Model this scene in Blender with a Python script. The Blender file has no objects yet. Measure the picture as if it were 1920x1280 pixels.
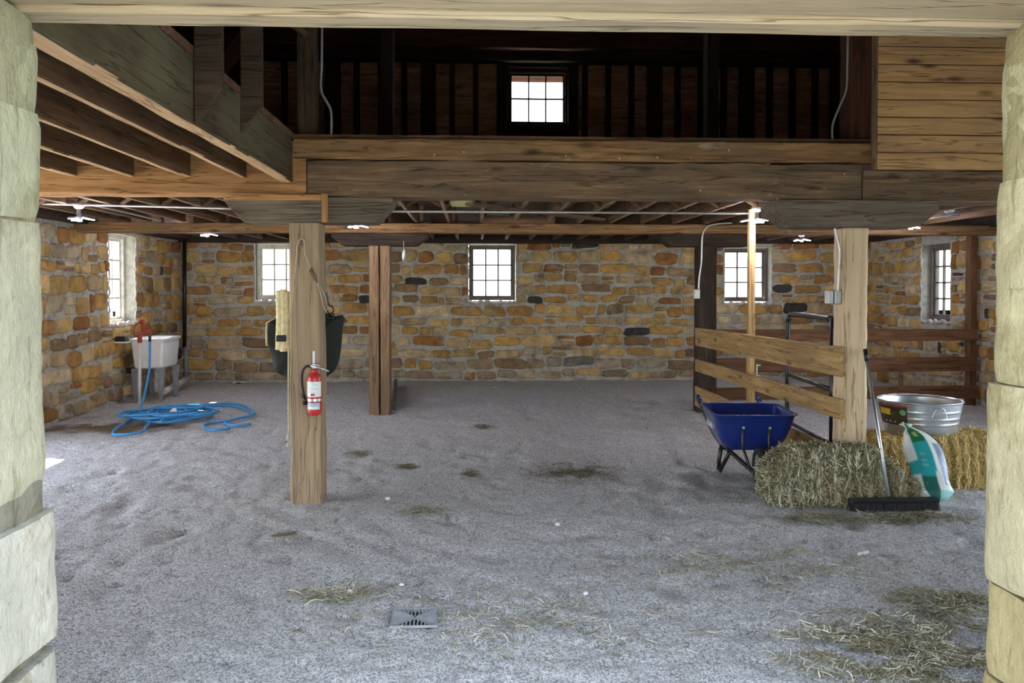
import bpy, math, random
from mathutils import Vector, Matrix, noise, Euler
random.seed(7)
R = math.radians
C = bpy.context.scene.collection
PI = math.pi

# ------------------------------------------------------------------ camera
F = 1550.0
H = 1.6
YAW, PITCH, SH = R(-2.77), R(-1.2), -67.5
rot = Euler((R(90) + PITCH, 0, YAW), 'XYZ').to_matrix()
CAM = Vector((0, 0, H))
cd = bpy.data.cameras.new('camera')
cd.sensor_fit = 'HORIZONTAL'; cd.sensor_width = 36; cd.lens = 36 * F / 1920
cd.shift_y = SH / 1920; cd.clip_start = 0.05; cd.clip_end = 300
cam = bpy.data.objects.new('camera', cd); C.objects.link(cam)
cam.location = CAM; cam.rotation_euler = (R(90) + PITCH, 0, YAW)
bpy.context.scene.camera = cam

def P(px, py, Y=None, Z=None, X=None):
    d = rot @ Vector(((px - 960) / F, (640 - py) / F + SH / F, -1))
    if Y is not None: t = Y / d.y
    elif Z is not None: t = (Z - H) / d.z
    else: t = X / d.x
    return CAM + d * t
def G(px, py, z=0.0): return P(px, py, Z=z)
def PX(px, Y, py=540): return P(px, py, Y=Y).x
def PZ(py, Y, px=885): return P(px, py, Y=Y).z

# ------------------------------------------------------------------ tags
def tag(o, label=None, cat=None, group=None, kind=None):
    if label: o['label'] = label
    if cat: o['category'] = cat
    if group: o['group'] = group
    if kind: o['kind'] = kind
    return o
def empty(name, loc=(0, 0, 0), rz=0):
    o = bpy.data.objects.new(name, None); C.objects.link(o)
    o.location = loc; o.rotation_euler = (0, 0, rz); o.empty_display_size = .1
    return o
ORD = ['first', 'second', 'third', 'fourth', 'fifth', 'sixth', 'seventh', 'eighth', 'ninth', 'tenth', 'eleventh',
       'twelfth', 'thirteenth', 'fourteenth', 'fifteenth', 'sixteenth', 'seventeenth', 'eighteenth', 'nineteenth', 'twentieth']

# ------------------------------------------------------------------ mesh builder
class MB:
    def __init__(s): s.v = []; s.f = []; s.c = []; s.sm = []; s.col = (1, 1, 1)
    def add(s, vs, fs, smooth=False, cols=None):
        n = len(s.v)
        s.v += [tuple(v) for v in vs]
        s.c += cols if cols else [s.col] * len(vs)
        s.f += [tuple(i + n for i in f) for f in fs]
        s.sm += [smooth] * len(fs)
        return s
    def hexa(s, p, smooth=False):
        return s.add(p, [(0, 3, 2, 1), (4, 5, 6, 7), (0, 1, 5, 4), (1, 2, 6, 5), (2, 3, 7, 6), (3, 0, 4, 7)], smooth)
    def box(s, x0, x1, y0, y1, z0, z1, m=None):
        p = [Vector(q) for q in ((x0, y0, z0), (x1, y0, z0), (x1, y1, z0), (x0, y1, z0), (x0, y0, z1), (x1, y0, z1), (x1, y1, z1), (x0, y1, z1))]
        if m: p = [m @ q for q in p]
        return s.hexa(p)
    def tube(s, pts, r, n=8, cap=True, closed=False):
        pts = [Vector(p) for p in pts]; N = len(pts)
        rs = r if isinstance(r, (list, tuple)) else [r] * N
        prev = None; vs = []
        for i, p in enumerate(pts):
            a = pts[(i - 1) % N] if (i > 0 or closed) else p
            b = pts[(i + 1) % N] if (i < N - 1 or closed) else p
            t = (b - a); t = t.normalized() if t.length > 1e-9 else Vector((0, 0, 1))
            if prev is None:
                u = t.orthogonal().normalized()
            else:
                u = prev - t * prev.dot(t)
                u = u.normalized() if u.length > 1e-6 else t.orthogonal().normalized()
            prev = u; w = t.cross(u)
            for k in range(n):
                an = 2 * PI * k / n
                vs.append(p + (u * math.cos(an) + w * math.sin(an)) * rs[i])
        fs = []
        M = N if closed else N - 1
        for i in range(M):
            for k in range(n):
                a = i * n + k; b = i * n + (k + 1) % n; j = ((i + 1) % N) * n
                fs.append((a, b, j + (k + 1) % n, j + k))
        s.add(vs, fs, True)
        if cap and not closed:
            base = len(s.v) - len(vs)
            s.f.append(tuple(base + k for k in range(n))[::-1]); s.sm.append(False)
            s.f.append(tuple(base + (N - 1) * n + k for k in range(n))); s.sm.append(False)
        return s
    def lathe(s, prof, m=None, n=28, smooth=True):
        vs = []
        for r, z in prof:
            for k in range(n):
                an = 2 * PI * k / n
                q = Vector((r * math.cos(an), r * math.sin(an), z))
                vs.append(m @ q if m else q)
        fs = [(i * n + k, i * n + (k + 1) % n, (i + 1) * n + (k + 1) % n, (i + 1) * n + k) for i in range(len(prof) - 1) for k in range(n)]
        return s.add(vs, fs, smooth)
    def prism(s, poly, a, b, fn):
        # poly: 2D outline, extruded from a to b; fn(u,v,w)->Vector
        n = len(poly)
        vs = [fn(u, v, a) for u, v in poly] + [fn(u, v, b) for u, v in poly]
        fs = [tuple(range(n))[::-1], tuple(range(n, 2 * n))] + [(i, (i + 1) % n, n + (i + 1) % n, n + i) for i in range(n)]
        return s.add(vs, fs)
    def grid(s, fn, nu, nv, smooth=True, closed_u=False):
        vs = [fn(i / nu, j / nv) for j in range(nv + 1) for i in range(nu + 1)]
        w = nu + 1
        fs = [(j * w + i, j * w + i + 1, (j + 1) * w + i + 1, (j + 1) * w + i) for j in range(nv) for i in range(nu)]
        return s.add(vs, fs, smooth)
    def build(s, name, mat=None, parent=None, bevel=0, loc=None, fix=True):
        me = bpy.data.meshes.new(name)
        me.from_pydata(s.v, [], s.f)
        me.polygons.foreach_set('use_smooth', s.sm)
        at = me.attributes.new('col', 'FLOAT_COLOR', 'POINT')
        flat = []
        for c in s.c: flat += [c[0], c[1], c[2], 1.0]
        at.data.foreach_set('color', flat)
        if fix:
            import bmesh
            bm = bmesh.new(); bm.from_mesh(me); bmesh.ops.recalc_face_normals(bm, faces=bm.faces); bm.to_mesh(me); bm.free()
        me.update()
        if mat: me.materials.append(mat)
        o = bpy.data.objects.new(name, me); C.objects.link(o)
        if loc: o.location = loc
        if parent: o.parent = parent
        if bevel:
            b = o.modifiers.new('bevel', 'BEVEL'); b.width = bevel; b.segments = 2; b.limit_method = 'ANGLE'
        return o

def spline(pts, sub=6, closed=False):
    pts = [Vector(p) for p in pts]; out = []; N = len(pts)
    for i in range(N if closed else N - 1):
        g = (lambda k: pts[k % N]) if closed else (lambda k: pts[min(max(k, 0), N - 1)])
        p0, p1, p2, p3 = g(i - 1), g(i), g(i + 1), g(i + 2)
        for j in range(sub):
            t = j / sub
            out.append(.5 * ((2 * p1) + (-p0 + p2) * t + (2 * p0 - 5 * p1 + 4 * p2 - p3) * t * t + (-p0 + 3 * p1 - 3 * p2 + p3) * t ** 3))
    if not closed: out.append(pts[-1])
    return out

# ------------------------------------------------------------------ materials
class NT:
    def __init__(s, name):
        s.m = bpy.data.materials.new(name); s.m.use_nodes = True
        s.t = s.m.node_tree; s.n = s.t.nodes; s.b = s.n['Principled BSDF']
    def node(s, ty, **k):
        n = s.n.new(ty)
        for a, b in k.items():
            if a.startswith('i_'): n.inputs[a[2:].replace('_', ' ')].default_value = b
            else: setattr(n, a, b)
        return n
    def link(s, a, b): s.t.links.new(a, b)
    def coord(s, kind='Object', scale=(1, 1, 1), rnd=False):
        tc = s.node('ShaderNodeTexCoord'); mp = s.node('ShaderNodeMapping'); mp.inputs['Scale'].default_value = scale
        s.link(tc.outputs[kind], mp.inputs['Vector'])
        if rnd:
            oi = s.node('ShaderNodeObjectInfo'); mu = s.node('ShaderNodeVectorMath', operation='SCALE')
            mu.inputs[0].default_value = (37, 19, 53); s.link(oi.outputs['Random'], mu.inputs['Scale']); s.link(mu.outputs[0], mp.inputs['Location'])
        return mp.outputs[0]
    def noise(s, vec, scale=5, detail=4, rough=.55, dist=0):
        n = s.node('ShaderNodeTexNoise'); n.inputs['Scale'].default_value = scale; n.inputs['Detail'].default_value = detail
        n.inputs['Roughness'].default_value = rough; n.inputs['Distortion'].default_value = dist
        s.link(vec, n.inputs['Vector']); return n.outputs[0]
    def vor(s, vec, scale=5, feature='F1', rnd=1):
        n = s.node('ShaderNodeTexVoronoi', feature=feature); n.inputs['Scale'].default_value = scale; n.inputs['Randomness'].default_value = rnd
        s.link(vec, n.inputs['Vector']); return n
    def ramp(s, fac, stops):
        n = s.node('ShaderNodeValToRGB'); e = n.color_ramp.elements
        while len(e) > 1: e.remove(e[0])
        e[0].position = stops[0][0]; c = stops[0][1]; e[0].color = (*c, 1) if isinstance(c, tuple) else (c, c, c, 1)
        for p, c in stops[1:]:
            x = e.new(p); x.color = (*c, 1) if isinstance(c, tuple) else (c, c, c, 1)
        s.link(fac, n.inputs[0]); return n.outputs[0]
    def mix(s, fac, a, b, mode='MIX'):
        n = s.node('ShaderNodeMix', data_type='RGBA', blend_type=mode)
        for i, v in ((0, fac), (6, a), (7, b)):
            if hasattr(v, 'is_linked'): s.link(v, n.inputs[i])
            elif isinstance(v, tuple): n.inputs[i].default_value = (*v, 1)
            else: n.inputs[i].default_value = v
        return n.outputs[2]
    def bump(s, h, st=.3, d=.01, prev=None):
        n = s.node('ShaderNodeBump'); n.inputs['Strength'].default_value = st; n.inputs['Distance'].default_value = d
        s.link(h, n.inputs['Height'])
        if prev: s.link(prev, n.inputs['Normal'])
        return n.outputs[0]
    def done(s, col=None, rough=.8, metal=0, normal=None, spec=.3):
        if col is not None:
            if isinstance(col, tuple): s.b.inputs['Base Color'].default_value = (*col, 1)
            else: s.link(col, s.b.inputs['Base Color'])
        if hasattr(rough, 'is_linked'): s.link(rough, s.b.inputs['Roughness'])
        else: s.b.inputs['Roughness'].default_value = rough
        s.b.inputs['Metallic'].default_value = metal
        s.b.inputs['Specular IOR Level'].default_value = spec
        if normal: s.link(normal, s.b.inputs['Normal'])
        return s.m

def plain(name, c, rough=.5, metal=0, var=.25, spec=.4, scale=9):
    t = NT(name); v = t.coord()
    n = t.noise(v, scale, 5)
    col = t.mix(t.ramp(n, [(.35, 0.0), (.7, 1.0)]), tuple(x * (1 - var) for x in c), tuple(min(1, x * (1 + var * .5)) for x in c))
    return t.done(col, rough, metal, t.bump(t.noise(v, 60, 3), .08, .004), spec)

def wood(name, dark, mid, light, knots=.5, stain=None, rough=.8, grain=1.0, saw=0, spots=False):
    t = NT(name)
    g = t.coord(scale=(1.1 * grain, 16 * grain, 16 * grain), rnd=True)
    n1 = t.noise(g, 1.6, 8, .62, .6)
    base = t.ramp(n1, [(.28, dark), (.5, mid), (.72, light)])
    l = t.coord(scale=(.9, 2.4, 2.4), rnd=True)
    n2 = t.noise(l, 1.3, 5, .6, .4)
    base = t.mix(t.ramp(n2, [(.42, 0.0), (.66, .75)]), base, stain or dark)
    k = t.vor(t.coord(scale=(1.6, 5, 5), rnd=True), 1.4)
    kf = t.ramp(k.outputs['Distance'], [(.06, 1.0), (.15, .45), (.22, 0.0)])
    base = t.mix(t.mix(1.0, kf, (knots, knots, knots), 'MULTIPLY'), base, tuple(x * .35 for x in dark))
    cr = t.ramp(t.noise(t.coord(scale=(.5, 10, 10), rnd=True), 1.5, 3, .5, .3), [(.485, 1.0), (.5, 0.0), (.515, 1.0)])
    base = t.mix(1.0, base, t.ramp(cr, [(0, (.45, .42, .4)), (1, 1.0)]), 'MULTIPLY')
    if spots:
        sp = t.vor(t.coord(scale=(1, 1, 1), rnd=True), 7)
        base = t.mix(t.ramp(sp.outputs['Distance'], [(.025, .9), (.05, 0.0)]), base, (.62, .6, .52))
        sn = t.noise(t.coord(scale=(1.1, 1, 2), rnd=True), 3.2, 5, .65)
        base = t.mix(t.ramp(sn, [(.62, 0.0), (.74, .4)]), base, (.42, .40, .30))
    nm = t.bump(n1, .45, .006)
    nm = t.bump(cr, .5, .008, nm)
    if saw:
        sv = t.noise(t.coord(scale=(60, 1, 1)), 1.5, 2)
        nm = t.bump(sv, saw, .003, nm)
    return t.done(base, rough, 0, nm, .25)

M = {}
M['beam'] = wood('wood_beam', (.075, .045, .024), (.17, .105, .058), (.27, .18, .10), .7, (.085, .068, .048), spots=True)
M['plank'] = wood('wood_rim_plank', (.11, .055, .022), (.25, .135, .055), (.36, .22, .10), .9, (.12, .08, .045), spots=True)
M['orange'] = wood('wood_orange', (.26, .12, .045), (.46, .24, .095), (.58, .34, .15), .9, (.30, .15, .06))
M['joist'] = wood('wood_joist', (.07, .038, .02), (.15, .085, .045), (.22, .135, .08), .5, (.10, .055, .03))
M['grey'] = wood('wood_grey', (.085, .065, .045), (.16, .125, .09), (.23, .185, .135), .4, (.11, .09, .065))
M['green'] = wood('wood_mossy', (.035, .024, .012), (.07, .05, .026), (.11, .085, .048), .2, (.14, .13, .075))
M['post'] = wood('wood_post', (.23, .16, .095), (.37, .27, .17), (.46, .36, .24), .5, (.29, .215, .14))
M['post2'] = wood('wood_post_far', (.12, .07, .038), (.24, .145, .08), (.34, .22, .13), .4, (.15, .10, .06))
M['hewn'] = wood('wood_hewn', (.50, .36, .22), (.68, .53, .35), (.78, .64, .46), .15, (.58, .44, .27), grain=.5)
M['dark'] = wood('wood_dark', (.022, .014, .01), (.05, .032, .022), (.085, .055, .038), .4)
M['reddark'] = wood('wood_dark_red', (.055, .022, .012), (.11, .046, .026), (.16, .075, .04), .4)
M['siding'] = wood('wood_siding', (.30, .15, .08), (.60, .33, .19), (.74, .48, .30), .8)
M['pine'] = wood('wood_pine', (.27, .14, .055), (.52, .30, .12), (.64, .42, .19), 1.0, (.33, .20, .10), grain=.5)
M['fence'] = wood('wood_fence', (.27, .155, .06), (.44, .28, .12), (.54, .38, .19), .8, (.30, .19, .085))
M['rail'] = wood('wood_rail', (.09, .042, .02), (.17, .085, .042), (.25, .135, .07), .5)
M['lintel'] = wood('wood_lintel', (.20, .15, .09), (.30, .235, .145), (.37, .31, .215), .8, (.23, .19, .13))
M['under'] = wood('joist_underside_uplit', (.34, .19, .09), (.56, .36, .19), (.70, .50, .30), .6, (.42, .26, .13))  # paler than the joist sides: light bounced off the floor put into the colour
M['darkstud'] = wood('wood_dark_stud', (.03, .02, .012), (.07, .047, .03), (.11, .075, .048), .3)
M['under2'] = wood('joist_underside_grey_uplit', (.16, .11, .065), (.28, .20, .125), (.38, .28, .185), .5)  # greyer underside, floor bounce put into the colour as well
M['deck'] = wood('wood_deck', (.08, .04, .022), (.18, .095, .052), (.27, .16, .09), .6)

def stone_mat():
    t = NT('rubble_stone'); v = t.coord()
    at = t.node('ShaderNodeAttribute', attribute_name='col')
    n = t.noise(v, 9, 8, .65)
    col = t.mix(1.0, at.outputs['Color'], t.ramp(n, [(.25, (.55, .5, .45)), (.5, (1, 1, 1)), (.75, (1.3, 1.25, 1.15))]), 'MULTIPLY')
    n2 = t.noise(v, 3.1, 6, .6, .6)
    col = t.mix(t.ramp(n2, [(.56, 0.0), (.72, .55)]), col, (.12, .085, .05))
    n4 = t.noise(v, 2.2, 7, .7)
    col = t.mix(t.ramp(n4, [(.58, 0.0), (.68, .75)]), col, (.50, .48, .41))
    nm = t.bump(t.noise(v, 22, 8, .7), .9, .03)
    nm = t.bump(t.noise(v, 5, 4, .6), .5, .05, nm)
    return t.done(col, .9, 0, nm, .15)
M['stone'] = stone_mat()

def paint_mat(name, a, b, tan):
    t = NT(name); v = t.coord()
    at = t.node('ShaderNodeAttribute', attribute_name='col')
    n = t.noise(v, 4, 8, .6)
    col = t.mix(t.ramp(n, [(.35, 0.0), (.65, 1.0)]), b, a)
    n2 = t.noise(v, 2.3, 7, .68, .8)
    col = t.mix(t.ramp(n2, [(.53, 0.0), (.64, .7)]), col, tan)
    st = t.noise(t.coord(scale=(9, 9, 1.6)), 2.6, 7, .7)
    col = t.mix(t.ramp(st, [(.57, 0.0), (.66, .6)]), col, tuple(x * .6 for x in tan))
    n3 = t.noise(v, 7, 4, .5, .5)
    col = t.mix(t.ramp(n3, [(.70, 0.0), (.74, .85)]), col, (.10, .08, .04))
    fs = t.noise(v, 60, 3, .6)
    col = t.mix(t.ramp(fs, [(.66, 0.0), (.72, .5)]), col, (.2, .17, .1))
    col = t.mix(1.0, col, at.outputs['Color'], 'MULTIPLY')
    nm = t.bump(t.noise(v, 24, 8, .65, .4), .8, .02)
    nm = t.bump(st, .5, .015, nm)
    return t.done(col, .85, 0, nm, .2)
M['paintL'] = paint_mat('whitewashed_stone_left', (.39, .375, .265), (.32, .315, .22), (.23, .20, .115))
M['paintR'] = paint_mat('whitewashed_stone_right', (.43, .385, .235), (.35, .31, .185), (.25, .20, .095))

def floor_mat():
    t = NT('limestone_screenings'); v = t.coord()
    n = t.noise(v, 45, 5, .7)
    col = t.ramp(n, [(.3, (.36, .35, .345)), (.44, (.74, .73, .72)), (.6, (.93, .92, .91))])
    g = t.vor(v, 95)
    col = t.mix(t.ramp(g.outputs['Distance'], [(.4, 0.0), (.8, .6)]), col, (.22, .21, .20))
    n2 = t.noise(v, 1.6, 8, .68)
    col = t.mix(t.ramp(n2, [(.54, 0.0), (.70, .4)]), col, (.45, .42, .38))
    s = t.noise(t.coord(scale=(1, 2.2, 1)), 5.5, 7, .7)
    col = t.mix(t.ramp(s, [(.6, 0.0), (.7, .65)]), col, (.26, .22, .16))
    gm = t.noise(v, 13, 7, .75)
    sp = t.vor(v, 150)
    col = t.mix(t.ramp(sp.outputs['Color'], [(.62, 0.0), (.66, .65)]), col, (.95, .95, .95))
    col = t.mix(t.ramp(sp.outputs['Color'], [(.30, .6), (.34, 0.0)]), col, (.20, .18, .16))
    col = t.mix(1.0, col, t.ramp(gm, [(.30, (.55, .52, .49)), (.42, (.97, .97, .97)), (.65, (1.05, 1.05, 1.05))]), 'MULTIPLY')
    at = t.node('ShaderNodeAttribute', attribute_name='col')
    col = t.mix(1.0, col, at.outputs['Color'], 'MULTIPLY')
    nm = t.bump(g.outputs['Distance'], .55, .008)
    nm = t.bump(t.noise(v, 30, 6, .7), .8, .02, nm)
    nm = t.bump(gm, .9, .035, nm)
    return t.done(col, .95, 0, nm, .1)
M['floor'] = floor_mat()

def straw_mat(name, a, b, c):
    t = NT(name)
    gi = t.node('ShaderNodeAttribute', attribute_name='col')
    n = t.noise(t.coord(), 3, 4)
    col = t.mix(gi.outputs['Fac'], a, b)
    col = t.mix(t.ramp(n, [(.45, 0.0), (.65, .6)]), col, c)
    m = t.done(col, .7, 0, None, .25)
    return m
M['hay'] = straw_mat('hay_strands', (.11, .095, .035), (.85, .80, .60), (.26, .22, .10))
M['straw'] = straw_mat('straw_strands', (.50, .34, .11), (.95, .78, .38), (.62, .45, .17))
M['floorhay'] = straw_mat('floor_hay_strands', (.15, .13, .06), (1, .97, .78), (.26, .22, .11))
M['haycore'] = plain('hay_core', (.12, .10, .04), .95, 0, .5, .1, 20)
M['strawcore'] = plain('straw_core', (.45, .32, .12), .95, 0, .4, .1, 20)

M['galv'] = plain('galvanised_steel', (.62, .66, .70), .32, .85, .15, .5, 5)
M['conduit'] = plain('conduit_steel', (.62, .63, .60), .35, .6, .15)
M['blackmetal'] = plain('black_metal', (.018, .018, .02), .35, .2, .2, .5)
M['blackrubber'] = plain('black_rubber', (.02, .02, .022), .7)
M['blue'] = plain('blue_enamel', (.012, .03, .20), .25, .0, .15, .6, 4)
M['white'] = plain('white_plastic', (.80, .80, .80), .4, 0, .06)
M['offwhite'] = plain('offwhite_paint', (.66, .64, .58), .6, 0, .15)
M['greyplastic'] = plain('grey_plastic', (.25, .27, .29), .5)
M['pvc'] = plain('white_pipe', (.62, .62, .60), .4)
M['red'] = plain('red_enamel', (.50, .03, .03), .35, 0, .2, .5)
M['rustred'] = plain('rusty_red_paint', (.38, .06, .03), .6)
M['hose'] = plain('blue_hose', (.06, .30, .62), .4, 0, .2)
M['rope'] = plain('rope_fibre', (.50, .44, .32), .9)
M['twine'] = plain('orange_twine', (.62, .32, .22), .8)
M['fleece'] = plain('cream_fleece', (.68, .60, .36), .95, 0, .2, .1, 30)
M['canvas'] = plain('dark_green_canvas', (.012, .015, .012), .8, 0, .3)
M['foam'] = plain('pale_yellow_foam', (.55, .55, .25), .8, 0, .15)
M['label'] = plain('label_white', (.78, .80, .80), .5, 0, .05)
M['labelblue'] = plain('label_blue', (.45, .62, .72), .5)
M['yellow'] = plain('label_yellow', (.75, .55, .03), .45, 0, .1)
M['labelred'] = plain('label_red', (.45, .05, .04), .45)
M['labeldark'] = plain('label_dark', (.06, .045, .03), .45)
M['labelgreen'] = plain('label_green', (.18, .42, .22), .45)
M['iron'] = plain('grate_iron', (.34, .36, .38), .6, .1)
M['pitshade'] = plain('grate_pit_shade', (.01, .01, .01), .9)
M['paper'] = plain('paper_white', (.75, .75, .73), .8, 0, .05)
M['brass'] = plain('yellow_cap', (.75, .65, .10), .4)
M['grass'] = plain('outdoor_grass', (.16, .24, .07), .95, 0, .35, .1, 1.5)
M['yard'] = plain('yard_gravel', (.44, .44, .38), .95, 0, .2, .1, 1.5)
M['stick'] = plain('dead_stick', (.16, .11, .07), .9)
M['pebble'] = plain('pale_pebble', (.7, .69, .68), .8)
M['dung'] = plain('dry_clump', (.10, .075, .04), .95, 0, .4)
M['sash'] = plain('sash_grey', (.16, .13, .11), .7)
M['sashwhite'] = plain('sash_white', (.68, .64, .56), .6)
M['plaster'] = plain('mortar_rim', (.66, .60, .54), .9, 0, .3)

def glass_mat():
    t = NT('window_glass'); t.n.remove(t.b)
    tr = t.node('ShaderNodeBsdfTransparent'); gl = t.node('ShaderNodeBsdfGlossy'); gl.inputs['Roughness'].default_value = .05
    mx = t.node('ShaderNodeMixShader')
    tr.inputs['Color'].default_value = (.93, .95, .94, 1)
    mx.inputs[0].default_value = .05; t.link(tr.outputs[0], mx.inputs[1]); t.link(gl.outputs[0], mx.inputs[2])
    t.link(mx.outputs[0], t.n['Material Output'].inputs[0]); return t.m
M['glass'] = glass_mat()
def emit_mat(name, c, s):
    t = NT(name); t.b.inputs['Emission Color'].default_value = (*c, 1); t.b.inputs['Emission Strength'].default_value = s
    return t.done((.8, .8, .8), .4)
M['led'] = emit_mat('led_panel', (.78, .70, 1.0), 30)
M['ledbright'] = emit_mat('led_panel_bright', (.88, .84, 1.0), 70)
M['leddim'] = emit_mat('led_panel_dim', (.75, .68, 1.0), 8)

# ------------------------------------------------------------------ timbers
def timber(name, p0, p1, w, h, mat, parent=None, rough=.004, cham=.008, seg=None, up=None, seed=None, under=None):
    """sawn or hewn timber from p0 to p1 (centre line). w = sideways, h = along 'up'."""
    p0 = Vector(p0); p1 = Vector(p1); d = p1 - p0; L = d.length; x = d.normalized()
    upv = Vector(up) if up else (Vector((0, 0, 1)) if abs(x.z) < .9 else Vector((0, 1, 0)))
    y = upv.cross(x).normalized(); z = x.cross(y)
    seg = seg or max(2, min(40, int(L / .15)))
    sd = seed if seed is not None else random.random() * 100
    a, b, c = w / 2, h / 2, min(cham, w * .2, h * .2)
    prof = [(-a + c, -b), (a - c, -b), (a, -b + c), (a, b - c), (a - c, b), (-a + c, b), (-a, b - c), (-a, -b + c)]
    m = MB(); vs = []
    for i in range(seg + 1):
        u = L * i / seg
        for k, (q, r) in enumerate(prof):
            n1 = noise.noise(Vector((u * 3.1 + sd, k * 3.7 + sd, 0))) * rough * 2 + noise.noise(Vector((u * .6, sd, k // 2 * 5))) * rough * 1.5
            s_ = 1 + n1 / max(a, .02)
            vs.append((u, q * s_, r * (1 + n1 / max(b, .02))))
    fs = [(i * 8 + k, i * 8 + (k + 1) % 8, (i + 1) * 8 + (k + 1) % 8, (i + 1) * 8 + k) for i in range(seg) for k in range(8)]
    fs += [tuple(range(8))[::-1], tuple(seg * 8 + k for k in range(8))]
    m.add(vs, fs)
    o = m.build(name, mat, None)
    mw = Matrix((x, y, z)).transposed().to_4x4(); mw.translation = p0
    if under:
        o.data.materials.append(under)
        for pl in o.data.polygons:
            if pl.normal.z < -.8: pl.material_index = 1  # downward faces take the paler colour that carries the bounced light
    if parent:
        o.parent = parent; o.matrix_local = parent_inv(parent) @ mw
    else: o.matrix_world = mw
    return o
def parent_inv(p):
    m = Matrix.LocRotScale(p.location, p.rotation_euler, p.scale)
    return m.inverted()

YA, YB, YW, XL, XR = 6.2, 10.6, 14.4, -4.97, 7.0
ZD = 2.71

# ------------------------------------------------------------------ floor
def fh(x, y):
    n = noise.fractal(Vector((x * 1.3, y * 1.3, 0)), .9, 2, 3) * .014
    n += noise.fractal(Vector((x * 6, y * 6, 3)), .7, 2, 5) * .013
    k = noise.noise(Vector((x * 3.3, y * 3.3, 9)))
    if k > .25: n -= (k - .25) * .07
    k2 = noise.noise(Vector((x * 9, y * 9, 4)))
    if k2 > .35: n -= (k2 - .35) * .06
    # tyre tread arcs near the drain
    for cx, cy, rr, a0, a1 in ((-1.2, 2.2, 2.35, 38, 72), (1.9, 6.2, .55, 120, 240)):
        dx, dy = x - cx, y - cy; r = math.hypot(dx, dy); an = math.degrees(math.atan2(dy, dx)) % 360
        if a0 < an < a1 and abs(r - rr) < .09: n += .006 * math.sin(an * 4.2) - .006
    return n
def make_floor():
    m = MB(); ys = []; y = .2
    while y < YW + .3:
        ys.append(y); y += .022 * max(1, (y / 3.6) ** 1.5)
    xs = [-6 + 13.6 * i / 420 for i in range(421)]
    vs = []; cs = []
    drain = G(778, 1155); damp = G(205, 800)
    for y in ys:
        for x in xs:
            z = fh(x, y)
            if abs(x - drain.x) < .15 and abs(y - drain.y) < .15: z = min(z, .004)
            if abs(x - drain.x) < .095 and abs(y - drain.y) < .095: z = -.05
            vs.append((x, y, z - .012))
            d = math.hypot((x - damp.x) / .9, (y - damp.y) / .35) + noise.noise(Vector((x * 4, y * 4, 0))) * .7
            k = max(0, min(1, (1.1 - d) * 2.2))
            # trodden hay and dirt stains, each with its own outline
            c = [1 - .62 * k, 1 - .70 * k, 1 - .8 * k]
            cs.append(tuple(c))
    w = len(xs)
    fs = [(j * w + i, j * w + i + 1, (j + 1) * w + i + 1, (j + 1) * w + i) for j in range(len(ys) - 1) for i in range(w - 1)]
    m.add(vs, fs, True, cs)
    o = m.build('floor', M['floor'], fix=False); o['kind'] = 'structure'
make_floor()
g = MB(); g.box(-60, 60, -60, .25, -.2, -.03); g.box(-60, XL - .2, .2, 60, -.2, -.03); g.box(XR + .2, 60, .2, 60, -.2, -.03); g.box(-60, 60, YW + .5, 60, -.2, -.03)
tag(g.build('ground', M['yard']), 'pale gravel yard outside the barn', 'ground', kind='structure')

# ------------------------------------------------------------------ stone walls
STC = [(.56, .34, .11), (.52, .31, .10), (.60, .40, .16), (.62, .44, .20), (.40, .22, .08), (.64, .50, .30), (.36, .17, .06), (.55, .40, .22), (.52, .31, .11), (.30, .20, .11), (.48, .40, .27), (.50, .33, .13)]
MORT = (.50, .48, .42)
def solid_with_openings(m, u0, u1, z0, z1, t, ops, fn):
    us = sorted({u0, u1, *[o[0] for o in ops], *[o[1] for o in ops]}); zs = sorted({z0, z1, *[o[2] for o in ops], *[o[3] for o in ops]})
    us = [u for u in us if u0 <= u <= u1]; zs = [z for z in zs if z0 <= z <= z1]
    for i in range(len(us) - 1):
        for j in range(len(zs) - 1):
            cu, cz = (us[i] + us[i + 1]) / 2, (zs[j] + zs[j + 1]) / 2
            if any(o[0] < cu < o[1] and o[2] < cz < o[3] for o in ops): continue
            a, b, c, d = us[i], us[i + 1], zs[j], zs[j + 1]
            m.hexa([fn(a, c, 0), fn(b, c, 0), fn(b, c, -t), fn(a, c, -t), fn(a, d, 0), fn(b, d, 0), fn(b, d, -t), fn(a, d, -t)])
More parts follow.
